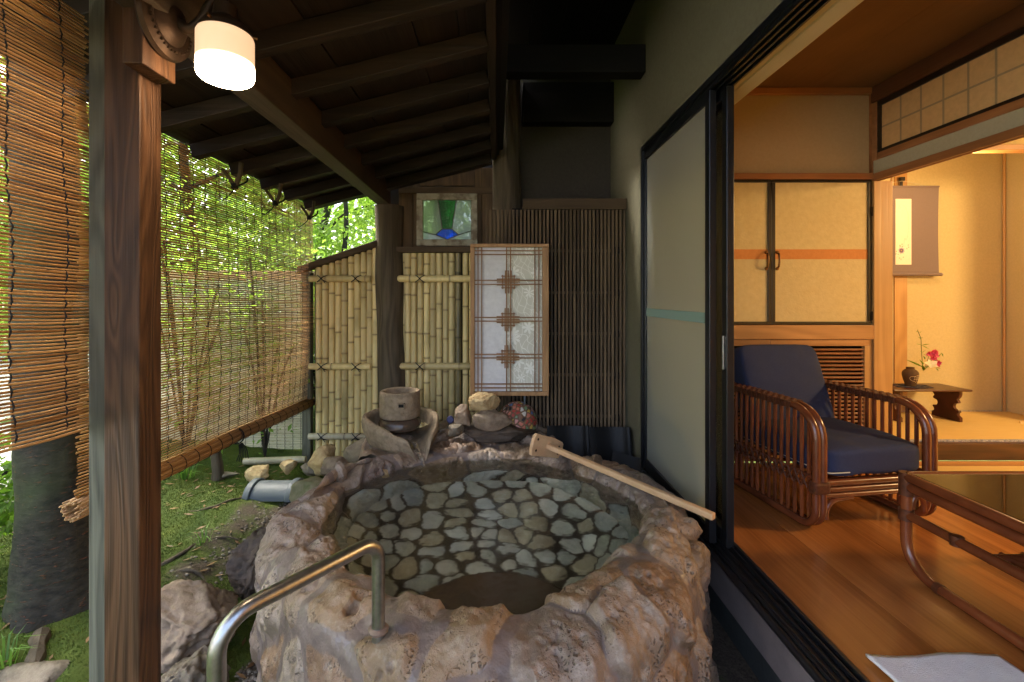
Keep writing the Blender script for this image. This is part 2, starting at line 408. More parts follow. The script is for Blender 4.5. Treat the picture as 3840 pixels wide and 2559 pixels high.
M['poolstone'] = stone_mat('pool_floor_stone', (.50,.50,.40), (.62,.64,.58), (.42,.36,.24), 40, .5, .2, .15, .22, 6)
M['seatstone'] = plain('pool_step_stone', (.10,.065,.045), (.075,.05,.036), 9, .6, .3)
M['rock_grey'] = stone_mat('grey_rock', (.16,.13,.09), (.23,.19,.14), (.09,.072,.052), 40, .65, .7, .3, .08, 5)
M['rock_pink'] = stone_mat('pinkish_rock', (.23,.165,.11), (.32,.24,.165), (.15,.105,.072), 50, .65, .7, .3, .05, 5)
M['rock_dark'] = stone_mat('dark_brown_rock', (.075,.052,.036), (.13,.092,.063), (.045,.034,.026), 50, .6, .7, .3, .05, 5)
M['rock_yellow'] = stone_mat('ochre_rock', (.48,.33,.15), (.58,.45,.26), (.36,.22,.09), 26, .6, .8, .6, .05, 7)
M['rock_moss'] = stone_mat('mossy_rock', (.17,.15,.09), (.24,.21,.13), (.09,.11,.035), 40, .7, .7, .3, .05, 5)
M['mill'] = stone_mat('carved_tuff', (.25,.185,.115), (.33,.25,.165), (.185,.135,.085), 90, .75, .8, .35, .04, 8)
M['tile_grey'] = plain('grey_roof_tile', (.10,.115,.125), (.075,.088,.095), 8, .5, .15, 60)
M['tile_black'] = plain('black_roof_tile', (.014,.013,.013), (.008,.008,.008), 8, .5, .2, 60)
M['bark'] = None
M['reed'] = None
M['petal_pink'] = leafmat('pink_petal', (.72,.10,.20), (.62,.07,.16), .3)
M['petal_white'] = leafmat('white_petal', (.80,.74,.58), (.75,.70,.55), .3)
M['leaf'] = leafmat('tree_leaf', (.10,.20,.025), (.19,.31,.045), .6)
M['leaf2'] = leafmat('maple_leaf', (.14,.25,.035), (.25,.37,.07), .62)
M['leaf_dark'] = leafmat('shrub_leaf', (.07,.15,.03), (.13,.23,.045), .5)
M['grass'] = leafmat('grass_blade', (.07,.16,.025), (.13,.24,.045), .4)
def moss_mat():
    m, nt = newmat('moss_tuft'); v = coords(nt, (1,1,1), False); g_ = ND(nt, 'ShaderNodeNewGeometry').outputs['Random Per Island']
    col = mixc(nt, g_, (.05,.075,.007), (.12,.145,.014))
    col = mixc(nt, ramp(nt, noise(nt, v, 6, 4, .6), .50, .68), col, (.030,.055,.010)); col = mixc(nt, ramp(nt, noise(nt, v, 3.2, 5, .65), .56, .70), col, (.085,.070,.022))
    return finish(m, nt, col, .8)
M['moss'] = moss_mat()

def reed_mat():
    m, nt = newmat('reed')
    v = coords(nt, (3, 3, 130), False); n1 = noise(nt, v, 1.6, 2)
    g = ND(nt, 'ShaderNodeNewGeometry').outputs['Random Per Island']
    f = ND(nt, 'ShaderNodeMath', {0: n1, 1: g}, operation='ADD').outputs[0]
    col = mixc(nt, ramp(nt, f, .4, 1.5), (.25,.115,.035), (.54,.32,.13))
    v2 = coords(nt, (1, 22, 180), False); sp = ramp(nt, noise(nt, v2, 1.0, 1), .70, .76)
    col = mixc(nt, sp, col, (.06,.03,.015))
    d = ND(nt, 'ShaderNodeBsdfPrincipled', {'Base Color': col, 'Roughness': .38})
    t = ND(nt, 'ShaderNodeBsdfTranslucent', {'Color': col})
    x = ND(nt, 'ShaderNodeMixShader', {0: .18, 1: d.outputs[0], 2: t.outputs[0]})
    o = ND(nt, 'ShaderNodeOutputMaterial'); nt.links.new(x.outputs[0], o.inputs[0]); return m
M['reed'] = reed_mat()
def pale_reed():
    m, nt = newmat('pale_reed')
    g = ND(nt, 'ShaderNodeNewGeometry').outputs['Random Per Island']
    v = coords(nt, (30, 3, 150), False); n1 = noise(nt, v, 1.0, 2)
    col = mixc(nt, g, (.60,.52,.34), (.78,.70,.52)); col = mixc(nt, ramp(nt, n1, .55, .8), col, (.30,.20,.10))
    return finish(m, nt, col, .6)
M['pale_reed'] = pale_reed()
def bark_mat():
    m, nt = newmat('cherry_bark')
    v = coords(nt, (20, 20, 42), False); n1 = noise(nt, v, 1.4, 5, .65)
    v2 = coords(nt, (16, 16, 60), False); n2 = ramp(nt, noise(nt, v2, 2.0, 2), .62, .72)
    col = mixc(nt, ramp(nt, n1, .3, .7), (.012,.011,.008), (.042,.036,.024)); col = mixc(nt, n2, col, (.10,.045,.024))
    v3 = coords(nt, (1, 1, 1), False); gr = ramp(nt, noise(nt, v3, 2.2, 4), .5, .75)
    col = mixc(nt, ND(nt, 'ShaderNodeMath', {0: gr, 1: .5}, operation='MULTIPLY').outputs[0], col, (.07,.10,.03))
    h = ND(nt, 'ShaderNodeMath', {0: n1, 1: n2}, operation='ADD').outputs[0]
    return finish(m, nt, col, .85, h, .6, .010)
M['bark'] = bark_mat()
def tatami_mat():
    m, nt = newmat('tatami_weave')
    v = coords(nt, (1, 1, 1), False)
    sx = ND(nt, 'ShaderNodeSeparateXYZ', {0: v})
    ml = ND(nt, 'ShaderNodeMath', {0: sx.outputs[1], 1: 2*math.pi/.018}, operation='MULTIPLY').outputs[0]
    sn = ramp(nt, ND(nt, 'ShaderNodeMath', {0: ml}, operation='SINE').outputs[0], -1, 1)
    n1 = noise(nt, coords(nt, (6, 120, 1), False), 1.5, 3)
    col = mixc(nt, ramp(nt, n1, .3, .7), (.60,.41,.15), (.68,.49,.20)); col = mixc(nt, ramp(nt, sn, .82, 1), col, (.48,.32,.11))
    return finish(m, nt, col, .6, sn, .2, .003)
M['tatami'] = tatami_mat()
def bamboo_mat(name, c1, c2, cn):
    m, nt = newmat(name)
    a = ND(nt, 'ShaderNodeAttribute', attribute_name='node').outputs['Fac']
    st = noise(nt, coords(nt, (40, 40, 2)), 1.0, 3); bl = noise(nt, coords(nt, (3, 3, 2.2)), 1.6, 4)
    col = mixc(nt, ramp(nt, st, .3, .7), c1, c2); col = mixc(nt, ramp(nt, bl, .52, .75), col, (c2[0]*.62, c2[1]*.62, c2[2]*.55))
    col = vary(nt, col, .24); col = mixc(nt, a, col, cn)
    return finish(m, nt, col, .42, st, .12, .002)
M['bamboo'] = bamboo_mat('bamboo', (.66,.53,.25), (.56,.43,.19), (.26,.18,.09))
M['bamboo_old'] = bamboo_mat('weathered_bamboo', (.46,.40,.27), (.36,.30,.19), (.17,.13,.08))
M['bamboo_black'] = bamboo_mat('stained_bamboo', (.30,.23,.09), (.10,.085,.045), (.05,.04,.025))
def frost_mat():
    m, nt = newmat('frosted_glass')
    d = ND(nt, 'ShaderNodeBsdfDiffuse', {'Color': (.66,.68,.61,1)}); t = ND(nt, 'ShaderNodeBsdfTranslucent', {'Color': (.66,.69,.60,1)})
    x = ND(nt, 'ShaderNodeMixShader', {0: .62, 1: d.outputs[0], 2: t.outputs[0]})
    tr = ND(nt, 'ShaderNodeBsdfTransparent', {'Color': (.85,.92,.86,1)})
    y = ND(nt, 'ShaderNodeMixShader', {0: .14, 1: x.outputs[0], 2: tr.outputs[0]})
    g = ND(nt, 'ShaderNodeBsdfGlossy', {'Roughness': .12}); f = ND(nt, 'ShaderNodeFresnel', {'IOR': 1.4})
    z = ND(nt, 'ShaderNodeMixShader', {0: f.outputs[0], 1: y.outputs[0], 2: g.outputs[0]})
    o = ND(nt, 'ShaderNodeOutputMaterial'); nt.links.new(z.outputs[0], o.inputs[0]); return m
M['frost'] = frost_mat()
M['clear'] = clearmat('clear_pane', (.92,.95,.93))
M['tableglass'] = clearmat('smoked_table_glass', (.62,.55,.40), 1.5, .02)
def water_mat():
    m, nt = newmat('spring_water'); v = coords(nt, (1,1,1), False)
    b = ND(nt, 'ShaderNodeBump', {'Height': noise(nt, v, 12, 2), 'Strength': .32, 'Distance': .01}).outputs[0]
    g = ND(nt, 'ShaderNodeBsdfGlass', {'Color': (.90,.91,.85,1), 'Roughness': .10, 'IOR': 1.33, 'Normal': b})
    o = ND(nt, 'ShaderNodeOutputMaterial'); nt.links.new(g.outputs[0], o.inputs[0]); return m
M['water'] = water_mat()
M['paper_lit'] = papermat('transom_paper', (.66,.47,.23), .22)
M['paper_white'] = papermat('white_screen_paper', (.84,.84,.85), .3)
M['scroll_silk'] = plain('mauve_silk', (.215,.160,.150), (.195,.146,.137), 160, .8, .3, 400, rand=False)
M['scroll_paper'] = plain('painting_paper', (.80,.74,.62), (.76,.70,.58), 60, .9, .05, rand=False)
def flat(name, c, rough=.7, **kw):
    m, nt = newmat(name); return finish(m, nt, c, rough, **kw)
# ================================================================== SETTING
def gz(x, y):
    """garden ground height"""
    x = np.asarray(x, float); y = np.asarray(y, float)
    base = -.36+.15*sstep(-.85, -1.45, x)+.03*sstep(2.0, 3.0, y)*sstep(-.8, -1.3, x)+.05*sstep(-1.6, -2.6, x)
    p = np.stack([x*1.6, y*1.6, np.zeros_like(x)], -1)
    k = sstep(.6, -.9, x)
    b = base+k*(.035*fbm(p, 3, 5)+.012*fbm(p*4.5, 3, 9))
    return b*np.exp(-np.maximum(np.hypot(x, y-2)-9, 0)/25)-.1*(1-np.exp(-np.maximum(np.hypot(x, y-2)-9, 0)/25))
def mossmask(x, y):
    p = np.stack([x*1.5, y*1.5, np.zeros_like(x)], -1)
    n = fbm(p, 4, 31)
    path = sstep(.75, .15, np.hypot((x+1.05)/.42, (y-2.62)/.42))+sstep(-1.05, -.85, x)*sstep(2.6, 1.9, y)
    return np.clip(sstep(-.45, .05, n+.55-path*1.3), 0, 1)*sstep(-3.2, -2.7, x)
def axis_grid(a, b, step, far):
    c = list(np.arange(a, b, step)); d = step; lo = [c[0]]
    while lo[-1] > -far: d *= 1.25; lo.append(lo[-1]-d)
    d = step; hi = [c[-1]]
    while hi[-1] < far: d *= 1.25; hi.append(hi[-1]+d)
    return np.array(lo[:0:-1]+c+hi[1:])
gx = axis_grid(-3.2, -.6, .022, 90); gy = axis_grid(.9, 3.7, .022, 90)
X, Y = np.meshgrid(gx, gy, indexing='ij'); Z = gz(X, Y)
nx, ny = X.shape; idx = np.arange(nx*ny).reshape(nx, ny)
me = bpy.data.meshes.new('garden_ground')
me.from_pydata(np.stack([X, Y, Z], -1).reshape(-1, 3).tolist(), [], np.stack([idx[:-1, :-1], idx[1:, :-1], idx[1:, 1:], idx[:-1, 1:]], -1).reshape(-1, 4).tolist())
a = me.attributes.new('moss', 'FLOAT', 'POINT'); a.data.foreach_set('value', mossmask(X, Y).reshape(-1).astype(np.float32))
m, nt = newmat('garden_soil')
v = coords(nt, (1,1,1), False)
at_ = ND(nt, 'ShaderNodeAttribute', attribute_name='moss').outputs['Fac']
fine = noise(nt, v, 60, 6, .7)
fa = ND(nt, 'ShaderNodeMath', {0: ramp(nt, fine, .3, .7), 1: .5, 2: at_}, operation='MULTIPLY_ADD').outputs[0]
soil = mixc(nt, ramp(nt, noise(nt, v, 90, 4, .7), .35, .65), (.030,.021,.014), (.085,.064,.046))
ms = mixc(nt, ramp(nt, noise(nt, v, 7, 5), .3, .7), (.03,.055,.008), (.075,.10,.014))
gravel = mixc(nt, ramp(nt, noise(nt, v, 30, 4), .3, .7), (.40,.39,.36), (.52,.51,.48))
sxyz = ND(nt, 'ShaderNodeSeparateXYZ', {0: v})
far_ = ramp(nt, sxyz.outputs[0], -2.7, -3.3)
col = mixc(nt, far_, mixc(nt, ramp(nt, fa, .35, .85), soil, ms), gravel)
finish(m, nt, col, .9, ND(nt, 'ShaderNodeMath', {0: fine, 1: noise(nt, v, 14, 5)}, operation='ADD').outputs[0], .8, .012)
ground = mkobj('garden_ground', me, m, None, True, angle=180); tag(ground, kind='structure')
def gh(x, y): return float(gz(np.array([x]), np.array([y]))[0])

# moss tufts and fine grass
def blades(name, n, xr, yr, hgt, wid, mt, mask=True, rs=3, lean=.5):
    rg = np.random.RandomState(rs)
    x = rg.uniform(*xr, n); y = rg.uniform(*yr, n)
    if mask:
        k = (mossmask(x, y) > rg.uniform(.2, .9, n)) & ~((x > -1.25) & (y < 1.2)); x, y = x[k], y[k]
    n = len(x); z = gz(x, y); h = hgt*rg.uniform(.5, 1.3, n); a = rg.uniform(0, 6.28, n); b = rg.uniform(0, 6.28, n)
    dx, dy = np.cos(a)*wid, np.sin(a)*wid; lx, ly = np.cos(b)*h*lean*rg.uniform(.2, 1, n), np.sin(b)*h*lean*rg.uniform(.2, 1, n)
    V = np.stack([np.stack([x-dx, y-dy, z-.003], -1), np.stack([x+dx, y+dy, z-.003], -1), np.stack([x+lx, y+ly, z+h], -1)], 1).reshape(-1, 3)
    me = bpy.data.meshes.new(name); me.from_pydata(V.tolist(), [], np.arange(3*n).reshape(-1, 3).tolist())
    o = mkobj(name, me, mt); tag(o, kind='stuff'); return o
tag(blades('moss', 170000, (-3.1, -.75), (1.0, 3.6), .0055, .0026, M['moss']), 'low green moss carpeting the garden behind the blinds')
def tuft(c, n, h, spread, rs, mt='grass'):
    rg = random.Random(rs); mb = MB()
    for _ in range(n):
        a = rg.uniform(0, 6.28); r_ = rg.uniform(0, spread*.3); L = h*rg.uniform(.5, 1.1); o = rg.uniform(.2, 1)*spread
        b = Vector((c[0]+math.cos(a)*r_, c[1]+math.sin(a)*r_, c[2]-.01)); d = Vector((math.cos(a+rg.uniform(-.4,.4)), math.sin(a+rg.uniform(-.4,.4)), 0)); s_ = Vector((-d.y, d.x, 0))*.0028
        p1 = b+d*o*.35+Vector((0,0,L*.7)); p2 = b+d*o+Vector((0,0,L*rg.uniform(.55,.95)))
        mb.add([b-s_, b+s_, p1+s_, p1-s_, p2], [(0,1,2,3), (3,2,4)])
    return mb.build('grass_tuft', M[mt], recalc=False)
TUFTS = [((-1.62,2.05),26,.15,.13,'long thin grass tuft by the exposed roots in mid garden'), ((-1.45,2.25),14,.11,.10,'small grass tuft at the edge of the bare soil'),
         ((-2.05,3.0),60,.16,.16,'dense bright grass clump left of the short stump'), ((-2.35,2.95),50,.17,.16,'tall bright grass clump farthest from the stump'),
         ((-1.62,1.5),26,.12,.12,'grass tuft at the foot of the big dark trunk')]
for (xy, n, h, sp, lb) in TUFTS:
    tag(tuft((xy[0], xy[1], gh(*xy)), n, h, sp, len(lb)), lb, 'grass', 'grass tufts in the mossy garden')

rg = np.random.RandomState(12); LV = []; LF = []
xx = rg.uniform(-2.6, -.85, 420); yy = rg.uniform(1.2, 3.4, 420)
for x_, y_ in zip(xx, yy):
    a_ = rg.uniform(0, 6.28); L_ = rg.uniform(.012, .03); d_ = Vector((math.cos(a_), math.sin(a_), rg.uniform(-.1, .25)))*L_; s_ = Vector((-math.sin(a_), math.cos(a_), rg.uniform(-.3, .3)))*L_*.28
    c_ = Vector((x_, y_, gh(x_, y_)+.007)); o_ = len(LV); LV += [c_-d_, c_+s_, c_+d_, c_-s_]; LF.append((o_, o_+1, o_+2, o_+3))
me = bpy.data.meshes.new('leaf_litter'); me.from_pydata(LV, [], LF)
tag(mkobj('leaf_litter', me, leafmat('dead_leaf', (.10,.05,.02), (.24,.13,.05), .15)), 'scattered brown dead leaves lying on the moss', kind='stuff')
# ------------------------------------------------------------------ trees
def leaf_arrays(centers, per, spread, size, rg, flatness=.55):
    C = np.repeat(np.asarray(centers), per, 0); n = len(C)
    P = C+rg.normal(0, 1, (n, 3))*np.asarray(spread)
    nrm = rg.normal(0, 1, (n, 3)); nrm[:, 2] = np.abs(nrm[:, 2])+flatness; nrm /= np.linalg.norm(nrm, axis=1)[:, None]
    t = rg.normal(0, 1, (n, 3)); t -= nrm*np.sum(t*nrm, 1)[:, None]; t /= np.linalg.norm(t, axis=1)[:, None]; b = np.cross(nrm, t)
    s = size*rg.uniform(.6, 1.25, n)[:, None]
    V = np.stack([P-t*s*.5, P+b*s*.24+nrm*s*.07, P+t*s*.5, P-b*s*.24+nrm*s*.07], 1).reshape(-1, 3)
    i = np.arange(n)*4
    F = np.stack([np.stack([i, i+1, i+2], -1), np.stack([i, i+2, i+3], -1)], 1).reshape(-1, 3)
    return V, F
def tree(name, label, base, height, rad, seed, mt, size=.07, nclump=70, per=55, crown=(.35, 1.0), lean=(0, 0), spread=1.2, bark='bark', cat='tree', clump=.16, group='trees beyond the blinds'):
    rg = np.random.RandomState(seed); rr = random.Random(seed)
    b = Vector((base[0], base[1], gh(base[0], base[1])-.05))
    root = thing(name, label, cat, b, group)
    top = b+Vector((lean[0], lean[1], height))
    pts = [b.lerp(top, k/6)+Vector((rr.uniform(-.05,.05), rr.uniform(-.05,.05), 0))*(1 if k else 0)*(1+rad*4) for k in range(7)]
    mb = MB(); mb.tube(catmull(pts, 4), [rad*(1.15-.85*k/24) for k in range(25)], 10)
    tips = []
    for k in range(9):
        h = rr.uniform(crown[0], .95); s = b.lerp(top, h); a = rr.uniform(0, 6.28); L = spread*rr.uniform(.5, 1)
        e = s+Vector((math.cos(a)*L, math.sin(a)*L, L*rr.uniform(.1, .6)))
        mid = s.lerp(e, .5)+Vector((0, 0, .1))
        mb.tube(catmull([s, mid, e], 4), [rad*.38*(1-.085*j) for j in range(9)], 5); tips.append((s, e))
    mb.build('trunk', M[bark], root, True)
    cs = []
    for k in range(nclump):
        s, e = tips[rr.randrange(len(tips))]; q = s.lerp(e, rr.uniform(.35, 1.15)); cs.append((q.x+rr.gauss(0, .18*spread), q.y+rr.gauss(0, .18*spread), q.z+rr.gauss(0, .16*spread)))
    V, F = leaf_arrays(cs, per, (clump, clump, clump*.5), size, rg)
    me = bpy.data.meshes.new('crown'); me.from_pydata(V.tolist(), [], F.tolist()); mkobj('crown', me, M[mt], root)
    return root
# the big tree outside the near blind, with roots in the moss
bt = thing('tree', 'thick dark tree trunk with banded bark just outside the near blind', 'tree', (-1.73, 1.80, -.2), 'trees beyond the blinds')
mb = MB(); pts = catmull([(-1.72,1.80,-.30), (-1.725,1.80,-.1), (-1.75,1.81,.3), (-1.80,1.83,.9), (-1.84,1.86,1.5), (-1.92,1.9,2.4), (-2.0,1.95,3.6)], 14)
rr_ = [.150-.02*min(1, k/30)-.04*k/len(pts) for k in range(len(pts))]
mb.tube(pts, rr_, 60)
tv_ = np.array(mb.v); axv = np.array([pts[min(i//60, len(pts)-1)] for i in range(len(tv_))]); dv_ = tv_-axv; av_ = np.arctan2(dv_[:, 1], dv_[:, 0])
fl_r = np.exp(-np.maximum(tv_[:, 2]+.24, 0)/.11)*(.30+.28*np.maximum(0, np.sin(av_*4+1.1)))
tv_ = axv+dv_*(1+fl_r+.035*fbm(np.stack([np.cos(av_)*2.2, np.sin(av_)*2.2, tv_[:, 2]*5], -1), 4, 17)+.010*np.sin(tv_[:, 2]*75+5*fbm(np.stack([np.cos(av_)*2.5, np.sin(av_)*2.5, tv_[:, 2]*3], -1), 3, 19)))[:, None]; mb.v = [tuple(q) for q in tv_.tolist()]
mb.tube(catmull([(-1.80,1.83,.75), (-1.62,1.92,1.15), (-1.55,2.0,1.7), (-1.6,2.1,2.6)], 6), [.065-.0018*k for k in range(19)], 12)
mb.tube(catmull([(-1.84,1.86,1.45), (-2.05,1.8,1.9), (-2.2,1.75,2.6)], 6), [.05-.0015*k for k in range(13)], 10)
mb.build('trunk', M['bark'], bt, True)
rg = np.random.RandomState(5)
cs = np.stack([rg.uniform(-3.2, -1.5, 120), rg.uniform(.9, 3.4, 120), rg.uniform(2.2, 4.2, 120)], -1)
V, F = leaf_arrays(cs, 45, (.2, .2, .1), .075, rg); me = bpy.data.meshes.new('crown'); me.from_pydata(V.tolist(), [], F.tolist()); mkobj('crown', me, M['leaf'], bt)
ROOTS = [[(-1.62,1.62),(-1.50,1.46),(-1.47,1.34),(-1.5,1.2)], [(-1.60,1.95),(-1.42,2.02),(-1.30,2.02),(-1.26,1.95)], [(-1.62,1.98),(-1.5,2.12),(-1.46,2.26),(-1.3,2.30)],
         [(-1.85,1.95),(-1.9,2.4),(-1.62,2.55),(-1.45,2.72)], [(-1.86,1.64),(-1.92,1.5),(-1.78,1.36),(-1.72,1.2)]]
for k, rp in enumerate(ROOTS):
    q = catmull([(x, y, 0) for x, y in rp], 7); q = [Vector((p.x, p.y, gh(p.x, p.y)+.000+.009*math.sin(i*.55+k*1.7))) for i, p in enumerate(q)]
    MB().tube(q, [(.026 if k in (0, 4) else .012)*(1-.75*i/len(q))*(1+.25*math.sin(i*2.1+k)) for i in range(len(q))], 8).build('root', M['log'], bt, True)

TREES = [
 ('tree', 'slim trunk and bright leaves right above the slanted fence', (-1.95,5.6), 4.2, .04, 21, 'leaf2', .075, 110, 60, (.25,1), (.1,.1), .95),
 ('tree', 'leaning grey tree with bright leaves between fence top and eaves', (-2.75,6.6), 5.0, .07, 22, 'leaf2', .08, 120, 60, (.25,1), (.5,.2), 1.15),
 ('tree', 'dense green tree behind the bamboo fence and coloured window', (-.75,6.4), 4.6, .07, 23, 'leaf', .08, 120, 60, (.2,1), (0,0), 1.2),
 ('tree', 'bright leafy tree seen through the middle of the long blind', (-3.4,3.4), 4.2, .06, 24, 'leaf2', .075, 120, 55, (.2,1), (.2,.1), 1.1),
 ('tree', 'bushy green tree behind the far end of the long blind', (-3.3,5.0), 4.4, .07, 25, 'leaf', .08, 120, 55, (.2,1), (-.2,.1), 1.2),
 ('tree', 'leafy tree seen through the gap between near trunk and post', (-3.1,2.3), 4.0, .05, 26, 'leaf2', .075, 110, 55, (.3,1), (.1,.1), 1.0),
 ('tree', 'dim leafy tree farther behind the near blind', (-5.2,3.0), 5.5, .09, 27, 'leaf', .10, 120, 55, (.25,1), (.1,-.1), 1.5),
 ('tree', 'broad dark tree well behind the long blind', (-5.6,5.6), 6.0, .10, 28, 'leaf_dark', .11, 130, 60, (.2,1), (.2,.1), 1.7),
 ('tree', 'tall dark tree farthest behind the bamboo fence', (-1.2,9.0), 6.5, .12, 29, 'leaf_dark', .12, 140, 60, (.15,1), (.1,.1), 1.9),
 ('tree', 'wide pale leaved tree in the distance over the slanted fence', (-4.2,8.8), 6.0, .10, 30, 'leaf2', .12, 130, 60, (.15,1), (-.1,.1), 1.8),
]
for q in TREES:
    tree(q[0], q[1], q[2], q[3], q[4], q[5], q[6], q[7], q[8], q[9], q[10], q[11], q[12])
def shrub(label, base, h, rad, seed, mt='leaf_dark', n=40, per=50, size=.06):
    rg = np.random.RandomState(seed); rr = random.Random(seed)
    b = Vector((base[0], base[1], gh(*base))); root = thing('shrub', label, 'shrub', b, 'shrubs in the garden')
    mb = MB(); cs = []
    for k in range(7):
        a = rr.uniform(0, 6.28); e = b+Vector((math.cos(a)*rad*rr.uniform(.2,.9), math.sin(a)*rad*rr.uniform(.2,.9), h*rr.uniform(.5,1)))
        mb.tube(catmull([b, b.lerp(e, .5)+Vector((0,0,h*.08)), e], 3), .008, 5)
        for j in range(n//7): q = b.lerp(e, rr.uniform(.4, 1.05)); cs.append((q.x, q.y, q.z))
    mb.build('stem', M['bark'], root, True)
    V, F = leaf_arrays(cs, per, (rad*.3, rad*.3, h*.11), size, rg); me = bpy.data.meshes.new('foliage'); me.from_pydata(V.tolist(), [], F.tolist()); mkobj('foliage', me, M[mt], root)
SHR = [('low leafy shrub left of the dark trunk', (-2.25,1.75), .75, .35, 1, 'leaf', 28, 40, .06),       ('tall shrub near the end of the reed screen', (-2.3,4.3), 1.7, .6, 4, 'leaf2', 50, 55, .065),
       ('loose pale shrub in front of the reed screen, seen through the long blind', (-2.25,3.30), 1.75, .42, 9, 'leaf2', 42, 26, .055), ('leggy shrub with small leaves close to the fence end post', (-1.72,3.38), 1.6, .26, 10, 'leaf', 28, 20, .05),
       ('dark shrub right behind the bamboo fence', (-.9,4.6), 1.9, .7, 6, 'leaf', 60, 60, .065), ('pale green shrub peeking over the slanted fence top', (-1.75,4.5), 1.75, .55, 7, 'leaf2', 60, 55, .06)]
for q in SHR: shrub(*q)
rg = np.random.RandomState(77); n = 1700
ang = rg.uniform(R(-115), R(35), n); rad = rg.uniform(12, 19, n)
cs = np.stack([np.sin(ang)*rad, np.cos(ang)*rad+2, rg.uniform(0, 1, n)**1.1*10], -1)
V, F = leaf_arrays(cs, 42, (.8, .8, .5), .34, rg); me = bpy.data.meshes.new('far_wood'); me.from_pydata(V.tolist(), [], F.tolist())
tag(mkobj('far_wood', me, M['leaf2']), 'distant green wood closing the garden', kind='stuff')

# ------------------------------------------------------------------ rocks
from functools import lru_cache
def ico(sub):
    bm = bmesh.new(); bmesh.ops.create_icosphere(bm, subdivisions=sub, radius=1)
    V = np.array([v.co[:] for v in bm.verts]); F = [tuple(v.index for v in f.verts) for f in bm.faces]; bm.free(); return V, F
ICO4 = ico(4); ICO5 = ico(5)
def rock_mesh(name, size, seed, cuts=6, rough=.10, hi=False, rz=0):
    V, F = ICO5 if hi else ICO4; rg = np.random.RandomState(seed); P = V.copy()
    for k in range(cuts+5):
        d = rg.normal(0, 1, 3); d /= np.linalg.norm(d); lim = rg.uniform(.55, .82); t = P@d
        P = P-np.outer(np.maximum(t-lim, 0)*.9, d)
    P = P*(1+.13*fbm(V*1.2+seed, 2, seed)[:, None]+rough*.55*(1-2*np.abs(fbm(V*2.6+seed*3, 5, seed+4, .6)))[:, None])
    P = P/np.abs(P).max(0)
    c, s = math.cos(rz), math.sin(rz)
    P = P*np.array(size)/2; P = np.stack([P[:, 0]*c-P[:, 1]*s, P[:, 0]*s+P[:, 1]*c, P[:, 2]], -1)
    me = bpy.data.meshes.new(name); me.from_pydata(P.tolist(), [], F); return me
def rock(label, loc, size, seed, mt, cuts=6, rough=.10, hi=False, rz=0, group='loose rocks round the bath', name='rock', cat='rock'):
    o = mkobj(name, rock_mesh(name, size, seed, cuts, rough, hi, rz), M[mt], None, True, angle=180); o.location = loc
    return tag(o, label, cat, group)
ROCKS = [
 ('big pinkish boulder between the near post and the bath', (-1.14,1.72,-.215), (.36,.34,.30), 1, 'rock_pink', 7, .20, True),
 ('grey brown boulder in front of the big pinkish boulder', (-1.045,1.50,-.30), (.27,.24,.27), 2, 'rock_grey', 7, .24, True),
 ('dark brown boulder leaning on the bath wall past the pinkish one', (-1.06,2.02,-.16), (.24,.34,.34), 3, 'rock_dark', 8, .26, True),
 ('pale flat stone at the lower left corner by the post foot', (-1.47,1.44,-.235), (.42,.26,.14), 4, 'rock_grey', 5, .05),
 ('wet brown stone half hidden beside the foot of the post', (-1.06,1.36,-.32), (.16,.14,.22), 5, 'rock_dark', 6, .10),
 ('upright ochre stone at the foot of the slanted bamboo fence', (-1.15,3.02,-.06), (.19,.16,.22), 6, 'rock_yellow', 6, .10),
 ('pinkish grey stone right of the upright ochre stone', (-1.0,2.84,-.05), (.18,.16,.15), 7, 'rock_pink', 6, .08),
 ('mossy olive stone below the grey roof tile', (-1.04,2.55,-.09), (.22,.20,.17), 8, 'rock_moss', 6, .08),
 ('grey green stone propping up the carved basin', (-.80,2.83,.05), (.30,.22,.18), 9, 'rock_grey', 6, .07),
 ('small ochre stone left of the grey roof tile', (-1.56,3.00,-.14), (.19,.13,.12), 10, 'rock_yellow', 6, .09),
 ('little ochre stone behind the grey roof tile', (-1.40,3.06,-.12), (.11,.09,.10), 11, 'rock_yellow', 6, .08),
 ('flat grey stone behind the right end of the roof tile', (-1.22,3.05,-.13), (.20,.12,.11), 12, 'rock_grey', 6, .06),
 ('tiny flat slate lying left of the ochre stones', (-1.78,3.03,-.16), (.13,.09,.035), 13, 'rock_grey', 4, .03),
 ('small pale stone tucked under the mossy olive stone', (-.93,2.62,-.07), (.13,.11,.12), 14, 'rock_pink', 6, .08),
 ('brown wet lump where the basin water runs into the bath', (-.55,2.63,.06), (.18,.12,.12), 15, 'rock_yellow', 5, .12),
 ('orange lump on the inner edge below the basin spout', (-.62,2.42,.06), (.13,.10,.09), 19, 'rock_yellow', 5, .12),
 ('humped ochre stone on top of the pile by the lit panel', (-.08,2.86,.357), (.215,.15,.125), 46, 'rock_yellow', 4, .16, True),
 ('grey upright stone at the left of the stone pile', (-.204,2.88,.259), (.125,.14,.17), 47, 'rock_pink', 5, .07, True),
 ('wide pale wedge stone in the middle of the stone pile', (-.022,2.82,.262), (.255,.16,.15), 48, 'rock_pink', 5, .06, True),
 ('dark flat slab carrying the stone pile', (.02,2.90,.165), (.50,.24,.12), 20, 'rock_dark', 5, .05, True),
 ('small dark stone at the foot of the stone pile', (-.247,2.80,.200), (.10,.10,.095), 21, 'rock_grey', 6, .07),
]
for q in ROCKS: rock(*q)

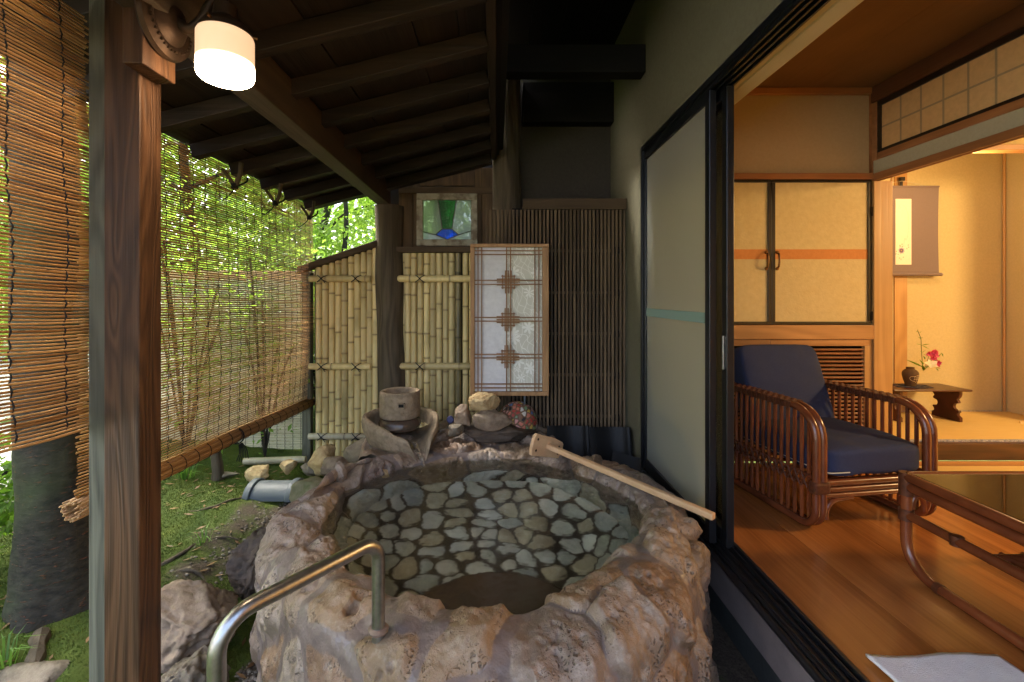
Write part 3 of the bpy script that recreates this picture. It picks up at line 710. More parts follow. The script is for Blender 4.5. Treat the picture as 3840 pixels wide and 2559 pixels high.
# pebbles on the bare soil
Vq, Fq = ico(1); rg = np.random.RandomState(41); PV = []; PF_ = []; k_n = 0
for _ in range(2600):
    x_, y_ = rg.normal(-1.08, .22), rg.normal(2.45, .38)
    if _ % 3 == 0: x_, y_ = rg.uniform(-.98, -.80), rg.uniform(1.15, 1.9)
    if mossmask(np.array([x_]), np.array([y_]))[0] > .6: continue
    s_ = rg.uniform(.003, .009); PV.append(Vq*np.array([s_*rg.uniform(.8, 1.4), s_, s_*.6])+np.array([x_, y_, gh(x_, y_)+.001])); PF_.append(np.array(Fq)+len(Vq)*k_n); k_n += 1
me = bpy.data.meshes.new('gravel'); me.from_pydata(np.concatenate(PV).tolist(), [], np.concatenate(PF_).tolist())
def pebble_mat():
    m, nt = newmat('pebble'); g_ = ND(nt, 'ShaderNodeNewGeometry').outputs['Random Per Island']; return finish(m, nt, mixc(nt, g_, (.07,.055,.042), (.24,.21,.17)), .8)
tag(mkobj('gravel', me, pebble_mat(), None, True, angle=180), 'small loose pebbles on the bare soil beside the bath', kind='stuff')
st = MB(); p = catmull([(-1.84,3.0,-.25), (-1.835,3.0,-.12), (-1.85,3.0,.0), (-1.83,3.0,.055)], 5)
st.tube(p, [.052,.047,.042,.040,.036,.034,.035,.034,.032,.034,.032,.03,.028,.026,.022,.012][:len(p)], 12)
tag(st.build('stump', M['log'], None, True), 'short weathered stump standing in the moss under the blind', 'stump')
# ridge tile
tl = thing('roof_tile', 'grey half round roof tile lying at the edge of the bare soil', 'roof tile', (-1.28,2.78,-.16))
def half(mb, x0, x1, r0, r1, c, n=14):
    V = []; F = []
    for x in (x0, x1):
        for rr2 in (r1, r0):
            for k in range(n+1):
                a_ = math.pi*k/n; V.append((c[0]+x, c[1]+math.cos(a_)*rr2, c[2]+math.sin(a_)*rr2*.75))
    m_ = n+1
    for k in range(n):
        F += [(k, k+1, 2*m_+k+1, 2*m_+k), (m_+k, 3*m_+k, 3*m_+k+1, m_+k+1), (k, m_+k, m_+k+1, k+1), (2*m_+k, 2*m_+k+1, 3*m_+k+1, 3*m_+k)]
    F += [(0, 2*m_, 3*m_, m_), (n, m_+n, 3*m_+n, 2*m_+n)]
    mb.add(V, F)
b = MB(); half(b, -.20, .21, .085, .10, (-1.28,2.78,-.185)); b.build('tile_body', M['tile_grey'], tl, True)
for xx in (-.215, .035):
    b = MB(); half(b, xx, xx+.04, .099, .118, (-1.28,2.78,-.185)); b.build('collar', M['tile_grey'], tl, True, bevel=.006)
# ------------------------------------------------------------------ porch: post, roof, beams
post = thing('post', 'square brown timber post beside the lamp, weathered batten on its side', 'post', (-.922,1.16,-.3))
MB().box(-.966,-.878,1.12,1.194,-.45,1.86).build('shaft', M['post'], post, bevel=.003)
MB().box(-1.011,-.9685,1.128,1.186,-.45,1.86).build('batten', M['batten'], post, bevel=.003)
MB().box(-.966,-.878,1.12,1.194,-.62,-.455).build('footing', M['tile_grey'], post, bevel=.004)

slope = .25
def zr(x): return CZ+.628+slope*(x+1.37)            # underside of the rafters
roof = thing('porch_roof', 'dark sloping porch roof of boards on rafters above the bath', 'roof', (-.65,1.5,zr(-.65)))
th = math.atan(slope)
def raf(y, x0=-1.375, x1=-.037, h=.062, wd=.046):
    a_ = Vector((x0, y, zr(x0)+h/2)); b_ = Vector((x1, y, zr(x1)+h/2))
    return MB().bar(a_, b_, wd, h, (0,0,1))
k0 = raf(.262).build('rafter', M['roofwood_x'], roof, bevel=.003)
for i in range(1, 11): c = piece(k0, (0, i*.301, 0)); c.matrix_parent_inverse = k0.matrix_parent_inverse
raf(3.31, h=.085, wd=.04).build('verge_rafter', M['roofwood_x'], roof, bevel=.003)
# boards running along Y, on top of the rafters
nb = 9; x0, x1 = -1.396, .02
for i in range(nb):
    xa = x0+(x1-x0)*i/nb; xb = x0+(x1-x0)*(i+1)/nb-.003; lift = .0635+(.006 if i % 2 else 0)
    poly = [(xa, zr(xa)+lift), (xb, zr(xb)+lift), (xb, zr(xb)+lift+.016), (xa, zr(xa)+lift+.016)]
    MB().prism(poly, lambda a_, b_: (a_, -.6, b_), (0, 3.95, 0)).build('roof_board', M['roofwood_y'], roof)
poly = [(-1.42, zr(-1.42)+.088), (.05, zr(.05)+.088), (.05, zr(.05)+.13), (-1.42, zr(-1.42)+.13)]
MB().prism(poly, lambda a_, b_: (a_, -.62, b_), (0, 4.0, 0)).build('roof_covering', M['tile_black'], roof)
# slats between the boards near the eaves
beam = MB().box(-.877,-.785,-.6,3.39,CZ+.678,CZ+.837).build('eave_beam', M['eavewood_y'], roof, bevel=.004)
MB().box(-.036,.0,-.6,3.24,CZ+.978,CZ+1.38).build('ridge_plank', M['roofwood_y'], roof, bevel=.003)
MB().box(.003,.022,-.6,3.27,CZ+1.02,CZ+1.95).build('ridge_board', M['dark_y'], roof)
# upper eave of the house above the passage
ev = thing('house_eave', 'dark upper eave between the ridge plank and the house wall', 'eave', (.45,1.5,CZ+1.9))
for i in range(5):
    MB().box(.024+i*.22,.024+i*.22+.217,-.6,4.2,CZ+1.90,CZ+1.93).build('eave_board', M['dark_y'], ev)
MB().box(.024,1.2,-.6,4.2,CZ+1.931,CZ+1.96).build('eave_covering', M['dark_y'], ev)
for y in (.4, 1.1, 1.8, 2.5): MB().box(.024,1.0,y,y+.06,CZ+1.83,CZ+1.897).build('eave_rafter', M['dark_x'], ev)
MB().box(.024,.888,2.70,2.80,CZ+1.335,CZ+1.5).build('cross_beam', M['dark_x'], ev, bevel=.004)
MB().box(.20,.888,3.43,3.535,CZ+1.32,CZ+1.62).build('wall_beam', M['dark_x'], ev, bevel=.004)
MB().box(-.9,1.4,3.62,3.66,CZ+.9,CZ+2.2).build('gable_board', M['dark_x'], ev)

def log_post(label, pts, rad, seed, group='round log posts of the porch'):
    q = catmull(pts, 6); n = 20
    mb = MB(); mb.tube(q, [rad*(1+.035*math.sin(i*.8+seed)) for i in range(len(q))], n)
    V = np.array(mb.v); c = np.array([q[min(i//n, len(q)-1)] for i in range(len(V))])
    V = c+(V-c)*(1+.07*fbm(V*np.array([9, 9, 1.2])+seed, 3, seed))[:, None]; mb.v = [tuple(p_) for p_ in V.tolist()]
    o = mb.build('log_post', M['log'], None, True); return tag(o, label, 'post', group)
log_post('round grey log post between the two bamboo fence panels', [(-.769,3.41,-.3), (-.769,3.41,.16), (-.793,3.41,.74), (-.80,3.41,1.26), (-.80,3.41,CZ+.676)], .103, 1)
log_post('tall dark log post behind the paper lattice panel', [(.105,3.41,-.2), (.099,3.41,.6), (.092,3.41,1.3), (.078,3.41,2.0), (.073,3.41,CZ+1.62)], .108, 2)

# ------------------------------------------------------------------ lamp on the post
lp = thing('wall_lamp', 'lit white glass lamp on an iron arm fixed to the brown post', 'lamp', (-.83,1.12,1.76))
MB().box(-.8765,-.828,1.066,1.176,1.568,2.05).build('back_block', M['post'], lp, bevel=.003)
ly0 = 1.125; dz = 1.700; lx0 = -.8278
d_ = MB().lathe([(.0,lx0),(.086,lx0),(.091,lx0+.008),(.087,lx0+.018),(.074,lx0+.023),(.067,lx0+.027),(.057,lx0+.024),(.049,lx0+.029),(.043,lx0+.037),(.027,lx0+.047),(0,lx0+.049)], (0,ly0,dz), 40, 'x')
d_.build('rosette', M['iron'], lp, True, angle=30)
b = MB()
for k in range(36):
    a_ = 2*math.pi*k/36; b.obox((lx0+.025,ly0+math.cos(a_)*.070,dz+math.sin(a_)*.070), (.008,.005,.005))
b.build('beading', M['iron'], lp)
sc_ = Vector((-.669,ly0,1.612))
arm = catmull([(lx0+.043,ly0,dz-.005), (lx0+.07,ly0,dz-.018), (lx0+.100,ly0,dz+.005), (lx0+.125,ly0,dz+.050), (-.680,ly0,dz+.075), (-.669,ly0,dz+.030)], 6)
MB().tube(arm, [.0135-.0001*i for i in range(len(arm))], 12).build('arm', M['iron'], lp, True)
MB().lathe([(0,.125),(.026,.125),(.029,.095),(.052,.075),(.059,.064),(.060,.056),(0,.056)], sc_, 32).build('gallery', M['iron'], lp, True)
for k in range(3):
    a_ = 2.1*k+.5; MB().tube([sc_+Vector((math.cos(a_)*.058,math.sin(a_)*.058,.064)), sc_+Vector((math.cos(a_)*.070,math.sin(a_)*.070,.065))], .0035, 8).build('thumb_screw', M['brass'], lp, True)
m, nt = newmat('lit_opal_glass')
gz_ = ND(nt, 'ShaderNodeSeparateXYZ', {0: ND(nt, 'ShaderNodeTexCoord').outputs['Object']}).outputs[2]
f = ND(nt, 'ShaderNodeMapRange', {'Value': gz_, 'From Min': 1.600, 'From Max': 1.580}, interpolation_type='SMOOTHSTEP').outputs[0]
ec = mixc(nt, f, (1.0,.60,.33), (1.0,.74,.46)); es = ND(nt, 'ShaderNodeMapRange', {'Value': f, 'To Min': .085, 'To Max': 7.5}).outputs[0]
finish(m, nt, (.55,.50,.42), .08, **{'Emission Color': ec, 'Emission Strength': es})
pr = [(.0,-.057),(.038,-.057),(.056,-.055),(.0615,-.050),(.064,-.042),(.064,.047),(.062,.053),(.059,.055)]
MB().lathe(pr, sc_, 48).build('shade', m, lp, True, angle=80)

# ------------------------------------------------------------------ reed blinds
def blind(label, X0, y0, y1, ztop, zbot, seed, roll, bulge, pitch=.0066, cordn=9, mt='reed', group='hanging reed blinds', xs=0, slant=0, curl=0, name='reed_blind'):
    """reeds run along Y, hung at X0; slant lowers the far end"""
    rg = random.Random(seed); root = thing(name, label, 'blind', (X0, (y0+y1)/2, ztop), group)
    L = ztop-zbot; n = int(L/pitch); mb = MB(); nseg = 7
    def prof(t): return X0+bulge*math.sin(math.pi*min(t*1.0, 1))*t+xs*t+curl*max(0, t-.86)**2*40
    for i in range(n):
        t = i/(n-1); ph = rg.uniform(0, 6.28); am = rg.uniform(.0003, .0012); r_ = rg.uniform(.0018, .0028)*(pitch/.0066)**.98; ext0 = rg.uniform(0, .016); ext1 = rg.uniform(0, .016)
        pts = []
        for k in range(nseg+1):
            u = k/nseg; y = y0-ext0+(y1-y0+ext0+ext1)*u
            z = ztop-L*t-slant*t*u+am*math.sin(ph+u*9)+.006*math.sin(u*math.pi*3+seed)*t
            pts.append((prof(t)+.010*math.sin(u*5+seed+t*3)*t+.0012*math.sin(ph*3+u*15), y, z))
        mb.tube(pts, r_, 5, caps=False)
    tag(mb.build('reeds', M[mt], root, True, angle=180), kind='stuff')
    for c in range(cordn):
        u = (c+.5)/cordn
        q = []
        for i in range(n//2):
            t = i*2/(n-1); q.append((prof(t)+.010*math.sin(u*5+seed+t*3)*t+(.0030 if i % 2 else -.0030)+.0018, y0+(y1-y0)*u+.004*math.sin(t*17+c)+rg.uniform(-.0012,.0012), ztop-L*t-slant*t*u+.006*math.sin(u*math.pi*3+seed)*t))
        MB().tube(q, .0017, 4).build('cord', M['cord'], root)
    if roll:
        rb = MB(); cx = prof(1)-.005; cz = zbot-roll*.8
        for j in range(120):
            a_ = rg.uniform(0, 6.28); rr2 = roll*math.sqrt(rg.uniform(.25, 1)); e0 = rg.uniform(0,.03); e1 = rg.uniform(0,.03)
            pts = [(cx+math.cos(a_)*rr2+rg.uniform(-.002,.002), y0-e0+(y1-y0+e0+e1)*k/4, cz+math.sin(a_)*rr2-slant*k/4+.006*math.sin(k/4*math.pi*3+seed)) for k in range(5)]
            rb.tube(pts, rg.uniform(.0022,.0036), 5)
        tag(rb.build('rolled_hem', M[mt], root, True, angle=180), kind='stuff')
        for c in range(cordn):
            u = (c+.5)/cordn; ring = [(cx+math.cos(k*.524)*(roll+.004), y0+(y1-y0)*u, cz+math.sin(k*.524)*(roll+.004)-slant*u+.006*math.sin(u*math.pi*3+seed)) for k in range(12)]
            MB().tube(ring, .0017, 4, closed=True).build('cord', M['cord'], root)
    return root
bl1 = blind('long brown reed blind with rolled hem right of the near post', -1.39, 1.515, 3.43, CZ+.675, .345, 3, .036, .03, cordn=22, slant=.088, pitch=.0104)
bl2 = blind('near reed blind filling the left edge, its lower end curling inwards', -1.03, .40, 1.135, CZ+.70, .70, 8, 0, .015, cordn=6, curl=.02, pitch=.0078)
# cord tied round the hem
ty = 2.44; u_ = (ty-1.515)/1.915; zt = .345-.028-.088*u_
k = MB(); k.tube([(-1.395+math.cos(a_*.524)*.043, ty, zt+math.sin(a_*.524)*.043) for a_ in range(12)], .004, 6, closed=True)
for j in range(6):
    dx = (j-2.5)*.006; k.tube(catmull([(-1.36,ty-.02+dx,zt-.035), (-1.352,ty-.01+dx*2.2,zt-.075), (-1.36+dx*.4,ty+dx*3,zt-.12-.008*(j % 3))], 4), .0025, 5)
k.build('tie_cord', M['cord'], bl1, True)
# pole and hooks holding the blinds
MB().tube([(-1.395,.4,CZ+.695), (-1.395,3.45,CZ+.695)], .008, 8).build('blind_pole', M['bamboo_old'], None, True)
tag(bpy.data.objects['blind_pole'], 'thin bamboo pole under the eaves carrying the blinds', 'pole')
for i, (y, lb) in enumerate(((2.23,'nearest forked branch hook hanging from the eaves over the blind'), (2.64,'middle forked branch hook hanging from the eaves over the blind'), (3.12,'farthest forked branch hook hanging from the eaves over the blind'))):
    hk = thing('branch_hook', lb, 'hook', (-1.31,y,zr(-1.31)), 'branch hooks for the blinds')
    t0 = zr(-1.255); MB().tube(catmull([(-1.25,y,t0+.0), (-1.256,y,t0-.06), (-1.272,y,t0-.10), (-1.287,y,t0-.125)], 4), [.011]*13, 8).build('branch', M['log'], hk, True)
    MB().tube(catmull([(-1.282,y,t0-.118), (-1.307,y-.01,t0-.07), (-1.332,y-.02,t0-.035)], 4), [.010-.0003*j for j in range(9)], 8).build('fork', M['log'], hk, True)
    kb = MB()
    for j in range(4): kb.tube([(-1.282+math.cos(a_*.628)*.014, y+math.sin(a_*.628)*.014, t0-.105-.006*j) for a_ in range(10)], .003, 5, closed=True)
    kb.tube(catmull([(-1.287,y+.012,t0-.11), (-1.33,y+.05,t0-.14), (-1.39,y+.06,t0-.16), (-1.395,y+.06,CZ+.69)], 4), .003, 5)
    kb.tube(catmull([(-1.272,y+.012,t0-.11), (-1.247,y+.04,t0-.085), (-1.242,y+.045,t0-.06)], 4), .005, 5)
    kb.build('lashing', M['cord'], hk, True)
# pale reed screen closing the garden at the far side (reeds run along X)
rs_ = thing('reed_screen', 'pale reed screen with wooden rail seen behind the long blind', 'screen', (-2.3,3.58,.5))
rg = random.Random(4); mb = MB()
for i in range(190):
    z = -.175+i*.0070; pts = [(-2.95-rg.uniform(0,.02)+k*.249, 3.58+rg.uniform(-.001,.001), z+rg.uniform(-.0012,.0012)) for k in range(7)]
    mb.tube(pts, rg.uniform(.0028,.0036), 5, caps=False)
tag(mb.build('reeds', M['pale_reed'], rs_, True, angle=180), kind='stuff')
for i in range(24):
    x = -2.9+i*.062; MB().tube([(x+(.002 if k % 2 else -.002), 3.5745, -.178+k*.0140) for k in range(96)], .0016, 4).build('cord', M['cord'], rs_)
MB().box(-3.0,-1.44,3.60,3.64,1.15,1.225).build('rail', M['paddle'], rs_, bevel=.003)
MB().box(-2.32,-2.26,3.60,3.64,-.3,1.1495).build('rail_post', M['oldwood_z'], rs_, bevel=.003)
MB().bar((-2.1,3.66,1.1),(-1.50,3.66,.45),.03,.06).build('brace', M['oldwood_z'], rs_)
bl_ = MB(); bl_.tube([(-1.80,3.25,-.155),(-1.36,3.25,-.14)], .024, 14); bl_.build('bamboo_log', M['bamboo_old'], None, True)
tag(bpy.data.objects['bamboo_log'], 'cut bamboo length lying under the pale reed screen', 'bamboo')

# ------------------------------------------------------------------ bamboo fences
def pole_mesh(name, L, r_, seed, axis='z', gap=.24, n=12):
    rg = random.Random(seed); zs = [(0, 0)]; z = rg.uniform(.05, gap)
    nodes = []
    while z < L-.02: nodes.append(z); z += gap*rg.uniform(.75, 1.25)
    prof = [(r_, 0, 0)]
    for q in nodes:
        prof += [(r_*.985, q-.012, 0), (r_*1.0, q-.005, .15), (r_*1.085, q-.001, .7), (r_*.97, q+.003, 1), (r_*1.05, q+.007, .5), (r_*1.0, q+.016, 0)]
    prof += [(r_, L, 0)]
    mb = MB(); mb.lathe([(a_, b_) for a_, b_, _ in prof], (0,0,0), n, axis)
    me = bpy.data.meshes.new(name); me.from_pydata(mb.v, [], mb.f)
    bm = bmesh.new(); bm.from_mesh(me); bmesh.ops.recalc_face_normals(bm, faces=bm.faces); bm.to_mesh(me); bm.free()
    at2 = me.attributes.new('node', 'FLOAT', 'POINT'); vals = np.repeat([c for _, _, c in prof], n).astype(np.float32); at2.data.foreach_set('value', vals)
    return me
def add_pole(name, root, loc, L, r_, seed, mt='bamboo', axis='z', gap=.24):
    o = mkobj(name, pole_mesh(name, L, r_, seed, axis, gap), M[mt], root, True, local=True, angle=50); o.location = Vector(loc)-Vector(root.location); return o
def knot(root, x, y, z, r_):
    k = MB()
    for sgn in (1, -1):
        k.tube(catmull([(x-.036*sgn, y-.003, z+r_*.95), (x-.012*sgn, y-.026, z+.012), (x+.012*sgn, y-.026, z-.012), (x+.036*sgn, y-.003, z-r_*.95)], 4), .0034, 6)
        k.tube(catmull([(x, y-.028, z), (x+.02*sgn, y-.033, z-.018), (x+.03*sgn, y-.028, z-.030-.006*sgn)], 4), .0028, 5)
    k.lathe([(0,-.007),(.007,-.004),(.007,.004),(0,.007)], (x, y-.029, z), 8)
    k.build('cord_knot', M['cord'], root, True)
FY = 3.40
fl = thing('bamboo_fence', 'bamboo fence panel with slanted top rail left of the round post', 'fence', (-1.1,FY,-.2), 'bamboo fence panels')
def slz(x): return 1.02+.192+(x+1.41)*.336   # underside of slanted rail
for i, cx in enumerate((167,210,253,296,336,378,420,461,500,538)):
    X_ = (1100+.5739*cx-1861)/FPX*FY
    add_pole('bamboo_pole', fl, (X_, FY, -.26), slz(X_)+.26, .0235+.0012*math.sin(i*2.3), 40+i)
for j, (z, x0, x1, mt) in enumerate(((1.154,-1.376,-.925,'bamboo'), (.507,-1.378,-.925,'bamboo'), (-.008,-1.381,-.92,'bamboo_old'))):
    add_pole('bamboo_rail', fl, (x0, FY-.045, z), x1-x0, .024, 60+j, mt, 'x', .28)
    for x in (-1.281, -1.03): knot(fl, x, FY-.045, z, .026)
pl_ = [(-1.464, slz(-1.464)), (-.873, slz(-.873)), (-.873, slz(-.873)+.047), (-1.464, slz(-1.464)+.047)]
MB().prism(pl_, lambda a_, b_: (a_, FY-.06, b_), (0,.10,0)).build('top_rail', M['oldwood_x'], fl, bevel=.003)
MB().box(-1.435,-1.372,FY-.04,FY+.02,-.35,slz(-1.435)-.001).build('end_post', M['batten'], fl, bevel=.003)
fr = thing('bamboo_fence', 'bamboo fence panel under the coloured window with one dark pole', 'fence', (-.3,FY,-.2), 'bamboo fence panels')
for i, cx in enumerate((722,748,788,830,872,913,953,995,1035,1078,1125,1168,1210,1250)):
    X_ = (1100+.5739*cx-1861)/FPX*FY
    add_pole('bamboo_pole', fr, (X_, FY+(.02 if i == 0 else 0), -.1), CZ+.326+.1, .0232+.0012*math.sin(i*1.7), 80+i, 'bamboo_black' if i == 9 else 'bamboo')
    if i == 9: list(fr.children)[-1]['label'] = 'bamboo pole stained nearly black'
for j, z in enumerate((1.154, .509)):
    add_pole('bamboo_rail', fr, (-.724, FY-.045, z), .69, .0256, 100+j, 'bamboo', 'x', .30); knot(fr, -.56, FY-.045, z, .027)
MB().box(-.732,-.02,FY-.06,FY+.035,CZ+.328,CZ+.368).build('top_rail', M['oldwood_x'], fr, bevel=.003)

pb = [(-1.37,-.26), (-.80,-.26), (-.80, slz(-.80)-.002), (-1.37, slz(-1.37)-.002)]
MB().prism(pb, lambda a_, b_: (a_, FY+.030, b_), (0,.012,0)).build('backing_board', M['dark_x'], fl)
MB().box(-.80,.10,FY+.046,FY+.058,-.26,CZ+.326).build('backing_board', M['dark_x'], fr)
# coloured window in its board wall
bw = thing('board_wall', 'dark board wall holding the coloured glass window', 'wall', (-.37,3.45,1.4))
for (a_, b_) in ((-.732,-.628),(-.624,-.573),(-.162,-.110),(-.107,.0)):
    MB().box(a_, b_, 3.42, 3.45, CZ+.370, CZ+.97).build('board', M['oldwood_z'], bw, bevel=.002)
MB().box(-.732,.0,3.412,3.45,CZ+.774,CZ+.826).build('header', M['oldwood_x'], bw, bevel=.003)
MB().box(-.57,-.165,3.42,3.45,CZ+.836,CZ+.97).build('board', M['oldwood_z'], bw)
for q in ((-.80,-.597,.368,.98),(-.139,.10,.368,.98),(-.5965,-.1395,.774,.98),(-.5965,-.1395,.30,.385)): MB().box(q[0],q[1],3.4505,3.462,CZ+q[2],CZ+q[3]).build('backing_board', M['dark_x'], bw)
W0 = Vector((-.371, 3.415, CZ+.581))
wi = thing('stained_glass_window', 'small square window of clear, green and blue leaded glass', 'window', W0)
fm = plain('flaking_white_frame', (.34,.31,.24), (.17,.13,.09), 14, .7, .5, 60, lo=.42, hi=.6)
x0, x1, z0, z1 = -.595, -.141, CZ+.382, CZ+.772; t = .047
for q in ((x0,x1,z0,z0+t),(x0,x1,z1-t,z1),(x0,x0+t,z0+t+.0005,z1-t-.0005),(x1-t,x1,z0+t+.0005,z1-t-.0005)):
    MB().box(q[0],q[1],3.395,3.435,q[2],q[3]).build('frame', fm, wi, bevel=.003)
gx0, gx1, gz0, gz1 = x0+t, x1-t, z0+t, z1-t; gw, gh_ = gx1-gx0, gz1-gz0
def gp(u, v_): return (gx0+gw*u, gz0+gh_*v_)
rip = dict(bstr=1.0, bscale=85, detail=2)
gcl = clearmat('rippled_clear_glass', (.62,.66,.66), 1.5, .12, trans=.6, tcol=(.42,.48,.54), **rip)
gpg = clearmat('rippled_pale_green_glass', (.62,.72,.50), 1.5, .12, trans=.6, tcol=(.34,.41,.36), **rip)
ggr = clearmat('rippled_green_glass', (.04,.30,.07), 1.5, .12, trans=.55, tcol=(.03,.22,.06), **rip)
gbl = clearmat('rippled_blue_glass', (.02,.20,.75), 1.5, .12, trans=.45, tcol=(.02,.2,.8), **rip)
PANES = [([(0,1),(.31,1),(.40,.27),(.26,.12),(0,.20)], gpg), ([(.31,1),(.69,1),(.60,.27),(.40,.27)], ggr), ([(.69,1),(1,1),(1,.22),(.74,.12),(.60,.27)], gcl),
         ([(.40,.27),(.60,.27),(.74,.12),(.52,0),(.48,0),(.26,.12)], gbl), ([(0,.20),(.26,.12),(.48,0),(0,0)], gcl), ([(1,.22),(.74,.12),(.52,0),(1,0)], gcl)]
for poly, mt in PANES: MB().prism([gp(*p_) for p_ in poly], lambda a_, b_: (a_, 3.412, b_), (0,.004,0)).build('pane', mt, wi)
LEAD = [((.31,1),(.40,.27)),((.69,1),(.60,.27)),((.40,.27),(.60,.27)),((.40,.27),(.26,.12)),((.60,.27),(.74,.12)),((.26,.12),(.5,0)),((.74,.12),(.5,0)),((0,.20),(.26,.12)),((1,.22),(.74,.12))]
ld = MB()
for a_, b_ in LEAD:
    p_, q = gp(*a_), gp(*b_); ld.bar((p_[0],3.410,p_[1]), (q[0],3.410,q[1]), .007, .005, (0,1,0))
ld.build('lead_came', plain('lead', (.09,.10,.085), (.06,.065,.06), 40, .5, .1), wi)

# slatted screen on the passage end
ss = thing('slatted_screen', 'tall dark slatted timber screen beside the house wall', 'screen', (.55,3.1,-.1))
SY = 3.10
def sX(sx): return (sx-1861)/FPX*SY
zt_, zb_ = CZ-(788-1114)/FPX*SY, -.15
s0 = MB().box(-.0075,.0075,SY-.012,SY+.012,zb_,zt_).build('slat', M['slat_z'], ss, bevel=.0015)
s0.location.x = sX(1968)
k = 0; sx = 1968+14.3
while sx < 2340:
    c = piece(s0, (sX(sx), 0, 0)); c.matrix_parent_inverse = s0.matrix_parent_inverse; sx += 14.3
sx = 1968-14.3
while sx > 1820:
    c = piece(s0, (sX(sx), 0, 0)); c.matrix_parent_inverse = s0.matrix_parent_inverse; sx -= 14.3
MB().box(sX(1960),.885,SY-.02,SY+.02,zt_+.001,zt_+.075).build('top_rail', M['oldwood_x'], ss, bevel=.003)
MB().box(sX(2346),.885,SY-.018,SY+.018,-.3,zt_).build('stile', M['batten'], ss, bevel=.003)
for yy in (940,1098,1253,1408,1564):
    z = CZ-(yy-1114)/FPX*SY; MB().box(sX(1820),sX(2346)-.001,SY+.0125,SY+.024,z-.009,z+.009).build('tie_rail', M['slat_z'], ss)
    for j in range(2): MB().box(sX(2303+j*14.3)-.003,sX(2303+j*14.3)+.003,SY-.02,SY-.0125,z-.022,z+.022).build('peg', M['dark_y'], ss)
MB().box(.1,.885,SY+.20,SY+.22,-.3,zt_+.05).build('back_board', M['dark_x'], ss)

# ------------------------------------------------------------------ paper lattice panel
AY = 2.98
an = thing('lattice_panel', 'white paper panel with three woven lattice crosses in a wooden frame', 'lattice panel', (.09,AY,.35))
def ax(x): return (1100+.5739*x-1861)/FPX*AY
def az(y): return CZ-(900+.5739*y-1114)/FPX*AY
X0, X1, Z1, Z0 = ax(1157), ax(1668), az(28), az(1015)
iX0, iX1, iZ1, iZ0 = ax(1186), ax(1626), az(50), az(990)
MB().box(X0,X1,AY-.022,AY+.022,iZ1,Z1).build('frame_rail', M['kframe'], an, bevel=.003)
MB().box(X0,X1,AY-.022,AY+.022,Z0,iZ0).build('frame_rail', M['kframe'], an, bevel=.003)
MB().box(X0,iX0,AY-.020,AY+.020,iZ0+.0005,iZ1-.0005).build('frame_stile', M['kframe'], an, bevel=.003)
MB().box(iX1,X1,AY-.020,AY+.020,iZ0+.0005,iZ1-.0005).build('frame_stile', M['kframe'], an, bevel=.003)
m, nt = newmat('leaf_print_paper')      # flat print: thin stalk lines and pale leaf shapes
v = coords(nt, (1,1,1), False)
vo = ND(nt, 'ShaderNodeTexVoronoi', {'Vector': v, 'Scale': 9.0}); sub = ND(nt, 'ShaderNodeVectorMath', {0: v, 1: vo.outputs['Position']}, operation='SUBTRACT')
sx_ = ND(nt, 'ShaderNodeSeparateXYZ', {0: sub.outputs[0]})
an_ = ND(nt, 'ShaderNodeMath', {0: sx_.outputs[2], 1: sx_.outputs[0]}, operation='ARCTAN2').outputs[0]
ra = ND(nt, 'ShaderNodeMath', {0: ND(nt, 'ShaderNodeMath', {0: an_, 1: 3.5}, operation='MULTIPLY').outputs[0]}, operation='SINE').outputs[0]
ra = ND(nt, 'ShaderNodeMath', {0: ra}, operation='ABSOLUTE').outputs[0]
lim = ND(nt, 'ShaderNodeMath', {0: ra, 1: .034, 2: .010}, operation='MULTIPLY_ADD').outputs[0]
di = ND(nt, 'ShaderNodeMath', {0: vo.outputs['Distance'], 1: 1/9.0}, operation='MULTIPLY').outputs[0]
lf = ND(nt, 'ShaderNodeMath', {0: di, 1: lim}, operation='LESS_THAN').outputs[0]
w1 = ND(nt, 'ShaderNodeTexWave', {'Vector': v, 'Scale': 11.0, 'Distortion': 9.0, 'Detail': 1.0, 'Detail Scale': .9}, bands_direction='DIAGONAL').outputs['Fac']
w2 = ND(nt, 'ShaderNodeTexWave', {'Vector': v, 'Scale': 9.0, 'Distortion': 12.0, 'Detail': 1.0, 'Detail Scale': .7}, bands_direction='X').outputs['Fac']
ln = ND(nt, 'ShaderNodeMath', {0: ramp(nt, w1, .975, .995), 1: ramp(nt, w2, .975, .995)}, operation='MAXIMUM').outputs[0]
fa = ND(nt, 'ShaderNodeMath', {0: ln, 1: lf}, operation='MAXIMUM').outputs[0]
col = mixc(nt, fa, (.58,.57,.48), (.78,.78,.71))
finish(m, nt, col, .7)
MB().box(iX0,ax(1391),AY+.006,AY+.008,iZ0,iZ1).build('paper', M['paper_white'], an)
MB().box(ax(1391)+.0005,iX1,AY+.006,AY+.008,iZ0,iZ1).build('paper', m, an)
st_ = .0066
for x in (1207,1231,1393,1419,1578,1604): MB().box(ax(x)-st_/2,ax(x)+st_/2,AY-.010,AY+.002,iZ0,iZ1).build('lattice_strip', M['kumiko'], an)
for y in (72,97,265,291,507,531,748,771,941,966): MB().box(iX0,iX1,AY-.0125,AY-.0005,az(y)-st_/2,az(y)+st_/2).build('lattice_strip', M['kumiko'], an)
for cx, cyy in ((1405,276),(1403,521),(1402,763)):
    for d in (-38,-19,0,19,38):
        e = 75 if abs(d) != 38 else 46
        MB().box(ax(cx+d)-st_/2,ax(cx+d)+st_/2,AY-.0135,AY-.001,az(cyy+e),az(cyy-e)).build('lattice_strip', M['kumiko'], an)
        MB().box(ax(cx-e),ax(cx+e),AY-.0155,AY-.003,az(cyy+d)-st_/2,az(cyy+d)+st_/2).build('lattice_strip', M['kumiko'], an)
